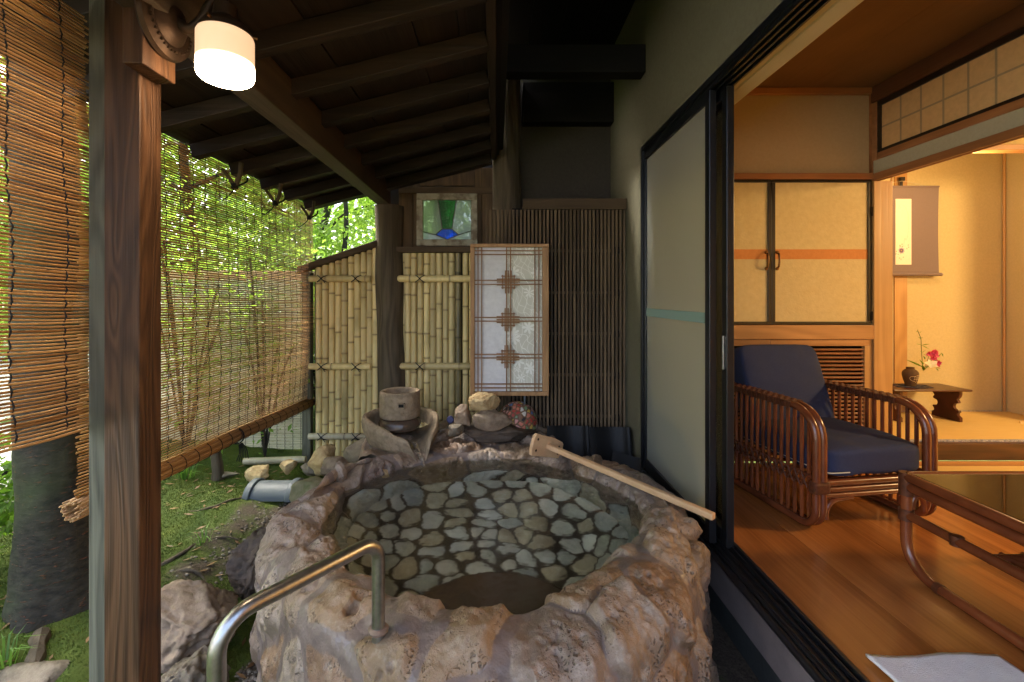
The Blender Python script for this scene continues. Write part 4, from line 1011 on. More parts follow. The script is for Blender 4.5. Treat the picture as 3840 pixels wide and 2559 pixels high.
MB().tube([(ax(1512),AY,Z0+.001),(ax(1512),AY,.17)], .006, 8).build('foot_rod', M['tile_grey'], an, True)
MB().tube([(ax(1262),AY,Z0+.001),(ax(1262),AY,.17)], .006, 8).build('foot_rod', M['tile_grey'], an, True)
# ------------------------------------------------------------------ the rock bath
TC = np.array([-.03, 2.0])
tub = thing('rock_bath', 'round bath of pitted pinkish rocks set in mortar', 'bath', (-.03,2.0,-.35))
WZ = .078
def grid_cells(P, wrap, cid, joint, parent, pname, mat_, mname, rs, low=None):
    """splits a displaced grid into one object per stone, and one for the joint line between them"""
    n, k, _ = P.shape
    I = np.arange(n*k).reshape(n, k)
    A, B = (I, np.roll(I, -1, 0)) if wrap else (I[:-1], I[1:])
    F = np.stack([A[:, :-1], B[:, :-1], B[:, 1:], A[:, 1:]], -1).reshape(-1, 4)
    c = cid.reshape(-1); jv = joint.reshape(-1); Vv = P.reshape(-1, 3)
    same = (c[F] == c[F[:, :1]]).all(1)
    lab = np.where(same, c[F[:, 0]], -1)
    cnt = np.bincount(lab[lab >= 0], minlength=int(c.max())+1); lab = np.where((lab >= 0) & (cnt[np.maximum(lab, 0)] < 25), -1, lab)
    for l in np.unique(lab):
        f = F[lab == l]; u, inv = np.unique(f, return_inverse=True); nm = mname if l < 0 else pname
        me = bpy.data.meshes.new(nm); me.from_pydata(Vv[u].tolist(), [], inv.reshape(-1, 4).tolist())
        at2 = me.attributes.new('joint', 'FLOAT', 'POINT'); at2.data.foreach_set('value', (jv[u] if l >= 0 else jv[u]*0-.05).astype(np.float32))
        pm = mat_
        if low and l >= 0:
            ctr = Vv[u].mean(0)
            if ctr[2] < low[0] and math.hypot(ctr[0]-TC[0], ctr[1]-TC[1]) < .68: pm = low[1]
        mkobj(nm, me, pm, parent, True, angle=180)
def seeds(P, n, d, rs, sel=None):
    rg = np.random.RandomState(rs); Q = P.reshape(-1, 3)
    if sel is not None: Q = Q[sel.reshape(-1)]
    Q = Q[rg.permutation(len(Q))[:6000]]; S = []
    for q in Q:
        dd = d*(.62+.8*hash3(np.int64(len(S)), np.int64(3), np.int64(5), rs))
        if not S or ((np.array(S)-q)**2).sum(1).min() > dd*dd: S.append(q)
        if len(S) >= n: break
    return np.array(S)
def f12(P, S, k3=0):
    Q = P.reshape(-1, 3).astype(np.float32); S = S.astype(np.float32); N = len(Q); i1 = np.zeros(N, int); e = np.zeros(N)
    for a_ in range(0, N, 20000):
        d = np.sqrt(((Q[a_:a_+20000, None]-S[None])**2).sum(-1)); o = np.argpartition(d, 3, 1)[:, :4]
        d1 = np.take_along_axis(d, o, 1); so = np.argsort(d1, 1); o = np.take_along_axis(o, so, 1); q = np.take_along_axis(d1, so, 1)
        i1[a_:a_+20000] = o[:, 0]
        ee = [(q[:, j]**2-q[:, 0]**2)/(2*np.linalg.norm(S[o[:, 0]]-S[o[:, j]], axis=1)) for j in (1, 2, 3)]
        e[a_:a_+20000] = -k3*np.log(sum(np.exp(-x/k3) for x in ee)) if k3 else ee[0]
    return i1.reshape(P.shape[:2]), e.reshape(P.shape[:2])
def grid_normals(P, wrap):
    du = (np.roll(P, -1, 0)-np.roll(P, 1, 0)) if wrap else np.gradient(P, axis=0)
    dv = np.gradient(P, axis=1); nn = np.cross(du, dv); return nn/(np.linalg.norm(nn, axis=-1, keepdims=True)+1e-9)
NT, NP = 1150, 250
thv = np.linspace(0, 2*math.pi, NT, endpoint=False)
rin = .645+.018*np.sin(3*thv+.6)+.014*np.sin(5*thv+2)+.07*np.exp(-((thv-3.0)/.4)**2)
adiff = lambda a_, b_: np.abs((a_-b_+math.pi) % (2*math.pi)-math.pi)
rout = .875+.02*np.sin(4*thv+1)-.03*np.exp(-(adiff(thv, 0)/.5)**2)+.05*np.exp(-(adiff(thv, 4.71)/.7)**2)
back = np.exp(-(adiff(thv, 1.62)/.42)**2); rout = rout+.17*back
rim = .122+.02*np.sin(2*thv+2.4)+.012*np.sin(5*thv)+.02*np.exp(-(adiff(thv, 4.3)/.5)**2)-.01*back
ctl = []
for k in range(NT):
    ri, ro, zt = rin[k], rout[k], rim[k]; md = (ri+ro)/2
    ctl.append([(ri-.10,-.38),(ri-.05,-.20),(ri-.012,.0),(ri,.055),(ri+.022,zt-.018),(ri+.07,zt+.004),(md,zt+.012),(ro-.09,zt+.004),(ro-.025,zt-.03),(ro+.0,zt-.11),(ro+.018,zt-.25),(ro+.03,zt-.42),(ro+.04,zt-.62)])
ctl = np.array(ctl)
cc = np.concatenate([2*ctl[:, :1]-ctl[:, 1:2], ctl, 2*ctl[:, -1:]-ctl[:, -2:-1]], 1)
seglen = np.linalg.norm(np.diff(ctl, axis=1), axis=2).mean(0); cum = np.concatenate([[0], np.cumsum(seglen)])
tv = np.linspace(0, cum[-1]-1e-6, NP); si = np.searchsorted(cum, tv, side='right')-1; ft = (tv-cum[si])/seglen[si]
a_, b_, c_, d_ = cc[:, si], cc[:, si+1], cc[:, si+2], cc[:, si+3]; t = ft[None, :, None]
prof = .5*((2*b_)+(c_-a_)*t+(2*a_-5*b_+4*c_-d_)*t*t+(3*b_-a_-3*c_+d_)*t**3)
ct, sn = np.cos(thv)[:, None], np.sin(thv)[:, None]
P0 = np.stack([TC[0]+prof[..., 0]*ct, TC[1]+prof[..., 0]*sn, prof[..., 1]], -1)
NR = grid_normals(P0, True); 
if (NR[:, NP//2, 2]).mean() < 0: NR = -NR
warp = np.stack([fbm(P0*5+10, 3, 1), fbm(P0*5+40, 3, 2), fbm(P0*5+70, 3, 3)], -1)*.045
S = seeds(P0, 260, .165, 12)
cid, ed = f12(P0+warp, S, .008)
rgb = np.random.RandomState(3); amp = rgb.uniform(.010, .027, len(S))[cid]; gap = .010+.015*fbm(P0*3, 2, 8)
flow = sstep(-.75, .25, fbm(P0*2.3+5, 3, 66))          # where mortar was smeared over the stones
joint = ed-gap-.010*(1-flow)
tilt = rgb.normal(0, .11, (len(S), 3))[cid]
ang_ = np.clip(((P0-S[cid])*tilt).sum(-1), -.02, .02)
pl_on = sstep(-.004, .032, joint)
bul = pl_on*(amp*(.35+.65*flow)+ang_*flow)
rdg = 1-np.abs(fbm(P0*6.5, 4, 29))
lump = .022*fbm(P0*2.6, 3, 20)+.010*fbm(P0*8, 3, 23)+pl_on*(.007*(rdg-.6)+.006*fbm(P0*26, 4, 27, .62))*(.3+.7*flow)
por = fbm(P0*5+3, 2, 44); pn = fbm(P0*np.array([38, 38, 30]), 2, 51)
pit = sstep(.34, .62, pn)*sstep(-.05, .35, por)*pl_on
pn2 = fbm(P0*np.array([17, 17, 14]), 2, 61); pit2 = sstep(.62, .80, pn2)*sstep(.0, .35, fbm(P0*2.5, 2, 70))*pl_on
P1 = P0+NR*(bul+lump-pit*.010-pit2*.026)[..., None]
P1[..., 0] = np.where(P1[..., 0] > .872, .872+(P1[..., 0]-.872)*.12, P1[..., 0])
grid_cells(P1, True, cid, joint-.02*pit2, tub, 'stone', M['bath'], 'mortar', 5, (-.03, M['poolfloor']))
# floor of the bath: pale flat stones in dark grout
nr, na = 120, 420
rr3 = np.linspace(0.004, 1, nr); aa = np.linspace(0, 2*math.pi, na, endpoint=False)
A_, R_ = np.meshgrid(aa, rr3, indexing='ij')
rb_ = np.interp(A_, np.append(thv, 2*math.pi), np.append(rin, rin[0]))-.06
PF = np.stack([TC[0]+np.cos(A_)*R_*rb_, TC[1]+np.sin(A_)*R_*rb_, -.33+.0*R_], -1)
PF[..., 2] += .17*sstep(.62, 1.0, R_)**1.5
S2 = seeds(PF, 240, .086, 9)
w2_ = np.stack([fbm(PF*9+3, 2, 91), fbm(PF*9+33, 2, 92), 0*A_], -1)*.016
c2, e2 = f12(PF+w2_, S2, .011); j2 = e2-.008-.005*fbm(PF*7, 2, 55); am2 = np.random.RandomState(8).uniform(.006, .018, len(S2))[c2]
PF2 = PF.copy(); PF2[..., 2] += sstep(-.004, .022, j2)*am2+.004*fbm(PF*12, 2, 3)
grid_cells(PF2, True, c2, j2, tub, 'floor_stone', M['poolfloor'], 'grout', 6)
# inner seat
q = [(TC[0]+.03+math.cos(a_)*.35, TC[1]-.56+math.sin(a_)*.34) for a_ in np.linspace(R(-8), R(188), 26)]
MB().prism(q, lambda a_, b_: (a_, b_, -.38), (0,0,.21)).build('step', M['seatstone'], tub, bevel=.02)
# water
wa = MB(); ring = [(TC[0]+math.cos(a_)*(r_+.035), TC[1]+math.sin(a_)*(r_+.035), WZ) for a_, r_ in zip(thv[::8], rin[::8])]
V = [(TC[0], TC[1], WZ)]+ring; n = len(ring)
wa.add(V, [(0, 1+i, 1+(i+1) % n) for i in range(n)])
wo_ = wa.build('bath_water', M['water'], None, True); tag(wo_, 'clear still spring water filling the rock bath', kind='structure')
# back ledge behind the bath
lx = np.linspace(-.98, .86, 150); ly = np.linspace(2.62, 3.22, 70)
LX, LY = np.meshgrid(lx, ly, indexing='ij')
rd = np.hypot(LX-TC[0], LY-TC[1]); ro_ = np.interp(np.mod(np.arctan2(LY-TC[1], LX-TC[0]), 2*math.pi), thv, rout)
edge = sstep(-1.0, -.80, LX+.1*(LY-2.9))*sstep(.0, .10, rd-ro_+.17)*(1-.42*sstep(.36, .50, LX))
LZ = -.34+(.415+.06*sstep(2.65, 2.9, LY)*sstep(.45, .2, LX))*edge
PL = np.stack([LX, LY, LZ], -1); c5, e5 = f12(PL+.03*np.stack([fbm(PL*6, 2, 1), fbm(PL*6, 2, 2), 0*LX], -1), seeds(PL, 60, .19, 31))
PL[..., 2] += .03*sstep(0, .06, e5)+.03*fbm(PL*4, 3, 12)+.008*fbm(PL*18, 3, 14)
I = np.arange(150*70).reshape(150, 70)
me = bpy.data.meshes.new('rear_ledge'); me.from_pydata(PL.reshape(-1, 3).tolist(), [], np.stack([I[:-1, :-1], I[1:, :-1], I[1:, 1:], I[:-1, 1:]], -1).reshape(-1, 4).tolist())
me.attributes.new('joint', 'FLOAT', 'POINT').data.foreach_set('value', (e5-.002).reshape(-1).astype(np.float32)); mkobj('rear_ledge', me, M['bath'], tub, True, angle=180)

# ------------------------------------------------------------------ carved basin and stone cylinder
BC = Vector((-.605, 2.86, 0))
ba = thing('stone_basin', 'carved stone basin with a spout pouring into the bath', 'basin', (BC.x,BC.y,.09))
na_, ps = 140, math.atan2(-.30, .19)
V = []; prb = []
for k in range(na_):
    a_ = 2*math.pi*k/na_; da = abs((a_-ps+math.pi) % (2*math.pi)-math.pi)
    g = math.exp(-(da/.36)**2); lip = math.exp(-(da/.75)**2); nt_ = math.exp(-(da/.15)**4)
    zrm = .285-.075*lip-.135*nt_*.9; ro = .232+.07*lip+.05*g; th_ = .036
    prb.append([(.05,.085),(.13+.05*g,.085-.02*g),(.195+.09*lip,.125-.045*g),(ro-.008,.20-.03*lip if nt_ < .5 else min(.16, zrm-.02)),(ro+.002,max(zrm-.016,.06)),(ro-.010,zrm),(ro-.030,zrm),(ro-th_-.008,zrm-.014),(.175+.09*g,.175-.03*g-.02*nt_),(.13+.05*g,.150-.012*g),(.0,.150)])
L = len(prb[0]); Q = np.array([[(BC.x+r_*math.cos(2*math.pi*k/na_), BC.y+r_*math.sin(2*math.pi*k/na_), z) for r_, z in prb[k]] for k in range(na_)])
dn = np.linspace(0, L-1.001, 60); i0 = dn.astype(int); f_ = (dn-i0)[None, :, None]; Q = Q[:, i0]*(1-f_)+Q[:, i0+1]*f_
for _ in range(2): Q[:, 1:-1] = Q[:, 1:-1]*.5+(Q[:, :-2]+Q[:, 2:])*.25; Q = Q*.6+(np.roll(Q, 1, 0)+np.roll(Q, -1, 0))*.2
Q = Q+grid_normals(Q, True)*(.004*fbm(Q*14, 3, 5)+.0012*fbm(Q*70, 2, 6))[..., None]
I = np.arange(na_*60).reshape(na_, 60); B_ = np.roll(I, -1, 0)
me = bpy.data.meshes.new('bowl'); me.from_pydata(Q.reshape(-1, 3).tolist(), [], np.stack([I[:, :-1], B_[:, :-1], B_[:, 1:], I[:, 1:]], -1).reshape(-1, 4).tolist())
mkobj('bowl', me, M['mill'], ba, True, angle=180)
MB().lathe([(.0,.185),(.085,.192),(.115,.196),(.13,.203),(.132,.24),(.118,.262),(.105,.268),(0,.27)], BC, 40).build('pedestal', plain('wet_dark_stone', (.09,.06,.04), (.06,.04,.028), 20, .25, .5, 60), ba, True)
wm = MB(); wm.add([(BC.x+.19*math.cos(k*.2618), BC.y+.19*math.sin(k*.2618), .232) for k in range(24)], [tuple(range(24))]); wm.build('basin_water', clearmat('dark_basin_water', (.45,.40,.30), 1.33, .03, .25, 20), ba)
sp = Vector((BC.x+math.cos(ps)*.335, BC.y+math.sin(ps)*.335, .105))
s_ = MB(); pth = catmull([sp+Vector((-.06,.09,.07)), sp+Vector((-.02,.03,.02)), sp, sp+Vector((.012,-.02,-.02)), Vector((sp.x+.018, sp.y-.03, WZ-.005))], 6)
V = []
for i, p_ in enumerate(pth):
    wv = .020-.0004*i
    V += [p_+Vector((-wv,-.01,0)), p_+Vector((-wv*.3,-.022,.004)), p_+Vector((wv*.4,-.021,.003)), p_+Vector((wv,-.008,0))]
s_.add(V, [(4*i+j, 4*i+j+1, 4*i+j+5, 4*i+j+4) for i in range(len(pth)-1) for j in range(3)])
s_.build('pouring_water', clearmat('falling_water', (.88,.92,.95), 1.33, .08, .5, 60, trans=.12, tcol=(.7,.75,.8)), ba, True)
cyl = thing('stone_cylinder', 'hollow stone cylinder with a small square hole standing in the basin', 'stone cylinder', (BC.x,BC.y,.27))
MB().lathe([(.02,.271),(.118,.272),(.124,.278),(.126,.30),(.125,.40),(.124,.425),(.118,.432),(.100,.432),(.096,.425),(.094,.37),(.02,.365)], BC, 64).build('drum', M['mill'], cyl, True)
ho = Vector((BC.x+.034, BC.y-.1225, .365)); MB().box(ho.x-.016,ho.x+.016,ho.y-.006,ho.y+.03,ho.z-.010,ho.z+.010).build('hole', flat('hole_black', (.004,.003,.002)), cyl)
hr_ = MB()
for q in ((-.021,-.016,-.015,.015),(.016,.021,-.015,.015),(-.021,.021,.010,.015),(-.021,.021,-.015,-.010)): hr_.box(ho.x+q[0],ho.x+q[1],ho.y-.009,ho.y+.02,ho.z+q[2],ho.z+q[3])
hr_.build('hole_edge', M['mill'], cyl)

# mosaic ball
mo = thing('mosaic_ball', 'dome covered with broken colourful tile pieces behind the stone pile', 'ornament', (.135,2.98,.2))
nu, nv = 150, 90
uu = np.linspace(0, 2*math.pi, nu, endpoint=False); vv = np.linspace(.01, 2.0, nv)
U_, V_ = np.meshgrid(uu, vv, indexing='ij')
PM = np.stack([.138+.130*np.sin(V_)*np.cos(U_), 3.0+.115*np.sin(V_)*np.sin(U_), .190+.137*np.cos(V_)], -1)
S3 = seeds(PM, 190, .019, 4); c3, e3 = f12(PM, S3); NM = grid_normals(PM, True)
if (NM[:, 5, 2]).mean() < 0: NM = -NM
PM2 = PM+NM*(sstep(.001, .003, e3)*.004)[..., None]
tc = [flat('tile_'+n_, c, .3) for n_, c in (('red',(.38,.05,.035)),('coral',(.50,.16,.10)),('white',(.55,.50,.43)),('black',(.02,.02,.025)),('green',(.16,.25,.12)),('blue',(.06,.12,.28)),('yellow',(.52,.36,.07)),('pink',(.50,.24,.20)),('brown',(.18,.09,.05)))]
cem = plain('ball_cement', (.20,.12,.07), (.15,.09,.055), 60, .8, .4); I = np.arange(nu*nv).reshape(nu, nv); B_ = np.roll(I, -1, 0)
FF = np.stack([I[:, :-1], B_[:, :-1], B_[:, 1:], I[:, 1:]], -1).reshape(-1, 4); cf, mf = c3.reshape(-1), (e3 > .0022).reshape(-1)
lb = np.where((cf[FF] == cf[FF[:, :1]]).all(1) & mf[FF].all(1), cf[FF[:, 0]], -1); tcs = tc+tc[:2]+tc[7:8]
for l in np.unique(lb):
    f = FF[lb == l]; u, inv = np.unique(f, return_inverse=True)
    if l >= 0 and len(f) < 8: continue
    me = bpy.data.meshes.new('tile_piece'); me.from_pydata(PM2.reshape(-1, 3)[u].tolist(), [], inv.reshape(-1, 4).tolist())
    mkobj('tile_piece' if l >= 0 else 'cement', me, tcs[int(l*7+3) % len(tcs)] if l >= 0 else cem, mo, True, angle=180)

# tap behind the basin
tp = thing('water_tap', 'small metal tap with a blue violet round knob behind the basin', 'tap', (-.36,2.98,.12))
k_ = at(1690, 1571, 2.98); n1 = plain('violet_plastic', (.07,.07,.17), (.06,.06,.14), 30, .35, .05)
MB().lathe([(0,-.012),(.018,-.012),(.024,-.006),(.024,.008),(.020,.014),(.009,.016),(.008,.011),(0,.011)], (k_.x, k_.y-.02, k_.z), 24, 'y').build('knob', n1, tp, True)
MB().tube(catmull([k_, k_+Vector((-.008,.0,-.045)), k_+Vector((-.03,.005,-.075)), k_+Vector((-.07,.0,-.085))], 5), .012, 12).build('spout_pipe', M['steel'], tp, True)
MB().tube([k_+Vector((-.03,.005,-.075)), k_+Vector((-.035,.01,-.16))], .015, 12).build('riser', M['steel'], tp, True)
kk = k_+Vector((-.095,0,-.045)); MB().lathe([(0,-.012),(.010,-.010),(.012,0),(.009,.012),(0,.014)], kk, 14).build('red_cap', flat('red_plastic', (.35,.02,.02), .3), tp, True)
MB().tube([kk, kk+Vector((.004,0,-.06))], .008, 10).build('valve', M['steel'], tp, True)
MB().obox(kk+Vector((0,-.03,-.065)), (.034,.003,.045)).build('hang_tag', flat('pale_tag', (.45,.40,.34), .5), tp, bevel=.001)
MB().obox(kk+Vector((.003,-.033,-.065)), (.014,.001,.028)).build('tag_mark', flat('tag_blue', (.05,.07,.16), .5), tp)

# ------------------------------------------------------------------ handrail
hrl = thing('handrail', 'bent stainless steel handrail rising from the front rim of the bath', 'handrail', (-.30,1.2,.12))
hp = fillet([(-.312,1.205,.08), (-.312,1.205,.378), (-.556,.905,.372), (-.556,.905,-.5)], [.05,.07], 10)
MB().tube(hp, .0172, 24).build('rail', M['steel'], hrl, True)
MB().lathe([(.0,.118),(.026,.118),(.027,.124),(.020,.130),(0,.131)], (-.312,1.205,.018), 24).build('flange', M['mortar'], hrl, True)

# ------------------------------------------------------------------ stirring paddle
pd = thing('stirring_paddle', 'pale wooden bath paddle lying across the far right rim', 'paddle', (.30,2.55,.17))
e = Vector((.862, 1.80, .150)); h = at(2052, 1672, 2.52); dr = (e-h).normalized()
hm = MB(); hm.bar(h-dr*.02, e, .030, .028); hm.build('handle', M['paddle'], pd, bevel=.006)
side = dr.cross(Vector((0,0,1))).normalized(); upv = side.cross(dr).normalized()
side2 = (side*.96+upv*.28).normalized(); up2 = side2.cross(dr).normalized(); 
if up2.z < 0: up2 = -up2
cen = h-dr*.012
hw, hh = .122, .060
pp = [(-hw,-hh*.55),(-hw*.9,-hh),(hw*.92,-hh),(hw,-hh*.5),(hw,hh*.62),(hw*.88,hh*.98),(hw*.3,hh*.86),(-hw*.3,hh*.80),(-hw*.9,hh*.52),(-hw,hh*.35)]
MB().prism(pp, lambda a_, b_: cen+side2*a_+up2*b_, -dr*-.022).build('blade', M['kframe'] if False else M['paddle'], pd, bevel=.003)
for (a_, b_) in ((-.72,-.55),(-.72,.05),(.74,-.5),(.76,.5)):
    c = cen+side2*(a_*hw)+up2*(b_*hh)+dr*.0222; hole = MB(); u = [(c+side2*math.cos(k*.5236)*.0075+up2*math.sin(k*.5236)*.0075) for k in range(12)]
    hole.add([q+dr*.0006 for q in u], [tuple(range(12))]); hole.build('drilled_hole', flat('hole_brown', (.05,.025,.012)), pd)

# ------------------------------------------------------------------ black roof tiles stacked by the screen
def stile(label, c, wdt, hgt, tilt, seed, rz=0):
    V = []; F = []; n = 22
    for j in (0, 1):
        for i in range(n+1):
            u = i/n; x = (u-.5)*wdt; d = .022*math.cos(u*math.pi*1.6+.2)+(.020*math.exp(-((u-.93)/.06)**2))
            for s in (0, 1): V.append(Vector((x, -d-s*.016, j*hgt)))
    m_ = 2*(n+1)
    for i in range(n):
        a_ = 2*i
        F += [(a_, a_+2, m_+a_+2, m_+a_), (a_+1, m_+a_+1, m_+a_+3, a_+3), (m_+a_, m_+a_+2, m_+a_+3, m_+a_+1), (a_, a_+1, a_+3, a_+2)]
    F += [(0, m_, m_+1, 1), (2*n, 2*n+1, m_+2*n+1, m_+2*n)]
    rot = Matrix.Rotation(rz, 3, 'Z')@Matrix.Rotation(tilt, 3, 'X'); mb = MB(); mb.add([Vector(c)+rot@v_ for v_ in V], F)
    tag(mb.build('roof_tile', M['tile_black'], None, True, bevel=.002), label, 'roof tile', 'black roof tiles leaning by the screen')
stile('black curved roof tile, leftmost of the pair leaning on the screen', (.47,2.93,-.12), .28, .30, R(-14), 1)
stile('black curved roof tile with raised edge next to the house wall', (.735,2.90,-.13), .27, .31, R(-14), 2)
stile('lower black roof tile lying askew at the foot of the house wall', (.79,2.72,-.15), .24, .22, R(-35), 3, R(-30))
# ================================================================== HOUSE
hw_ = thing('house_wall', 'tall green beige plaster outer wall of the house above the sliding doors', 'wall', (.95,2.9,-.4))
ZD = 1.937; ZT = CZ+1.9
MB().box(.89,1.0,-.6,2.7115,ZD,ZT).build('wall_panel', M['plaster'], hw_)
pl_ = [(2.713,ZD),(2.713,ZT),(3.62,ZT),(3.62,-.45),(2.792,-.45),(2.792,ZD)]
MB().prism(pl_, lambda a_, b_: (.89,a_,b_), (.11,0,0)).build('wall_panel', M['plaster'], hw_)
MB().box(.935,1.0,-.6,2.790,-.24,-.062).build('sill_board', plain('sill_mortar', (.20,.165,.16), (.15,.125,.12), 12, .7, .2, 80, rand=False), hw_)
MB().box(.945,1.0,-.6,2.790,-.60,-.2405).build('foundation', plain('dark_foundation', (.04,.045,.045), (.03,.032,.032), 12, .6, .3, 60, rand=False), hw_)
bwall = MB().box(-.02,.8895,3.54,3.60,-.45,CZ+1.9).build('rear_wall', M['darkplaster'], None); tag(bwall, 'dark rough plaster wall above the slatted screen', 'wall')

df = thing('door_frame', 'black aluminium door frame with a grooved sill track', 'door frame', (.94,1.0,0))
MB().box(.886,.988,-.6,2.762,1.905,1.936).build('head', M['alu'], df, bevel=.002)
for x in (.895,.921,.947,.973): MB().box(x,x+.008,-.6,2.76,1.889,1.9048).build('head_groove', M['alu'], df)
MB().box(.884,.990,2.763,2.791,-.06,1.936).build('jamb', M['alu'], df, bevel=.002)
MB().box(.905,.990,-.6,2.762,-.060,-.020).build('sill', M['alu'], df, bevel=.003)
for x, hgt in ((.915,.006),(.938,.012),(.962,.016)): MB().box(x,x+.006,-.6,2.76,-.0198,-.020+hgt).build('sill_rail', M['steel'] if False else M['alu'], df, bevel=.0015)
MB().tube([(.895,-.6,-.040),(.895,2.76,-.040)], .014, 14).build('sill_nose', M['alu'], df, True)
MB().box(.9785,.992,-.6,2.762,-.0198,.002).build('sill_upstand', M['alu'], df, bevel=.002)

def door(label, xa, xb, y0, y1, glass, mid=True, zb=-.012):
    d = thing('sliding_door', label, 'door', ((xa+xb)/2, y0, zb), 'black framed sliding doors'); t = .042
    MB().box(xa,xb,y0,y0+t,zb,1.888).build('stile', M['alu'], d, bevel=.003)
    MB().box(xa,xb,y1-.026,y1,zb,1.888).build('stile', M['alu'], d, bevel=.003)
    MB().box(xa+.001,xb-.001,y0+t+.0005,y1-.0265,1.845,1.887).build('top_rail', M['alu'], d, bevel=.003)
    MB().box(xa+.001,xb-.001,y0+t+.0005,y1-.0265,zb,.048).build('bottom_rail', M['alu'], d, bevel=.003)
    xm = (xa+xb)/2
    MB().box(xm-.002,xm+.002,y0+t,y1-.026,.048,1.845).build('glass', glass, d)
    if mid: MB().box(xm-.006,xm-.0022,y0+t+.001,y1-.027,.905,.952).build('mid_rail', flat('teal_film', (.22,.31,.27), .5), d)
    return d
d1 = door('outer frosted glass sliding door in a black frame', .892, .922, 1.905, 2.757, M['frost'])
d2 = door('inner sliding door showing only its black edge beside the room', .944, .976, 1.865, 2.70, M['clear'], False)
MB().box(.936,.9438,1.880,1.892,.72,.86).build('pull', M['steel'], d2, bevel=.002)
fl_ = thing('veranda_floor', 'warm polished wooden floor boards of the veranda', 'floor', (1.6,1,0), kind='structure')
xs = [.9925,1.27,1.575,1.88,2.16]
for i in range(4):
    MB().box(xs[i],xs[i+1]-.0012,-.8,2.80,-.03,0).build('floor_board', M['floor'], fl_, bevel=.001)
MB().box(2.1605,2.32,-.8,2.80,-.03,-.0015).build('threshold', M['hinoki_x'] if False else M['amber_y'], fl_)
tf = thing('tatami_floor', 'straw tatami floor of the room beyond the veranda', 'floor', (3.5,1,0), kind='structure')
for (a_, b_) in ((2.325,3.2),(3.2,4.1),(4.1,5.0),(5.0,5.8)):
    for (y0, y1) in ((-.8,.95),(.95,2.745)):
        MB().box(a_+.03,b_-.0006,y0,y1-.0006,-.03,.0).build('tatami_mat', M['tatami'], tf)
        MB().box(a_+.0006,a_+.0295,y0,y1-.0006,-.03,.0).build('edge_band', M['navy'], tf)
ce = thing('ceiling', 'brown wooden ceiling of the veranda', 'ceiling', (1.7,1,2.3), kind='structure')
for i in range(3):
    xa = 1.112+i*.40; MB().box(xa,xa+.3985,-.8,2.86,2.302,2.32).build('ceiling_board', M['ceil'], ce)
hb = thing('head_board', 'pale head board and curtain box inside the door head', 'lintel', (1.05,1,1.91))
MB().box(.9905,1.020,-.8,2.79,1.906,2.30).build('lintel', M['curtainbox'], hb, bevel=.002)
MB().box(1.022,1.110,-.8,2.79,1.909,2.30).build('curtain_box', M['curtainbox'], hb, bevel=.012)
# room shell beyond
for nm, lb, bx, mt in (('room_ceiling','wooden ceiling of the tatami room',(2.33,5.8,-.8,3.7,2.4,2.43),'ceil'), ('room_side_wall','plaster side wall of the tatami room',(5.8,5.85,-.8,2.78,0,2.4),'roomwall'),
                       ('room_near_wall','near end wall of the tatami room and veranda',(1.02,5.85,-.85,-.8,0,2.4),'roomwall')):
    o = MB().box(*bx).build(nm, M[mt], None); tag(o, lb, kind='structure')

# ------------------------------------------------------------------ closet on the end wall
CY = 2.80
def cz(sy): return CZ-(sy-1114)/FPX*CY
def cx_(sx): return (sx-1861)/FPX*CY
cw = thing('closet_wall', 'amber plaster end wall above the papered closet doors', 'wall', (1.7,CY,2.0))
MB().box(1.02,2.303,CY+.012,CY+.05,cz(653),2.30).build('wall_panel', M['engawawall'], cw)
MB().box(1.02,2.303,CY-.02,CY+.012,cz(356),2.30).build('ceiling_rail', M['amber_x'], cw, bevel=.002)
MB().box(1.02,2.303,CY-.025,CY+.05,cz(675),cz(653)-.0005).build('door_head', M['amber_x'], cw, bevel=.002)
MB().box(1.02,2.303,CY-.025,CY+.05,cz(1272),cz(1219)).build('waist_rail', M['hinoki_x'], cw, bevel=.003)
MB().box(1.02,2.303,CY+.06,CY+.08,0,cz(660)).build('closet_back', M['dark_x'], cw)
MB().box(1.02,1.06,CY-.02,CY+.05,0,cz(1272)-.0005).build('side_post', M['hinoki_z'], cw)
def fus(label, xa, xb, hinge, hand):
    d = thing('closet_door', label, 'closet door', ((xa+xb)/2, CY, cz(1218)), 'papered closet doors')
    zb, zt = cz(1217.5), cz(675.5); t = .022
    MB().box(xa,xb,CY-.012,CY+.012,zt-.018,zt).build('frame', M['blacklac'], d, bevel=.002); MB().box(xa,xb,CY-.012,CY+.012,zb,zb+.018).build('frame', M['blacklac'], d, bevel=.002)
    MB().box(xa,xa+t,CY-.012,CY+.012,zb+.0185,zt-.0185).build('frame', M['blacklac'], d, bevel=.002); MB().box(xb-t,xb,CY-.012,CY+.012,zb+.0185,zt-.0185).build('frame', M['blacklac'], d, bevel=.002)
    MB().box(xa+t,xb-t,CY-.004,CY+.006,zb+.018,zt-.018).build('paper', M['fusuma'], d)
    MB().box(xa+t,xb-t,CY-.0055,CY-.0042,cz(973),cz(936)).build('orange_band', M['orange'], d)
    zc, x = cz(978), hand
    hb_ = MB(); hb_.tube(catmull([(x,CY-.012,zc+.045),(x,CY-.028,zc+.038),(x,CY-.034,zc),(x,CY-.028,zc-.038),(x,CY-.012,zc-.045)],5), .0055, 10)
    for s in (1,-1): hb_.lathe([(0,-.004),(.009,-.003),(.011,.002),(.007,.005),(0,.006)], (x,CY-.014,zc+.05*s), 12, 'y')
    hb_.build('handle', M['brass'], d, True)
    for z in (zc+.30, zc-.34): MB().tube([(hinge,CY-.016,z-.028),(hinge,CY-.016,z+.028)], .005, 8).build('hinge', M['iron'], d, True)
fus('left papered closet door with orange band, partly behind the glass door', 1.075, 1.6875, 1.08, 1.654)
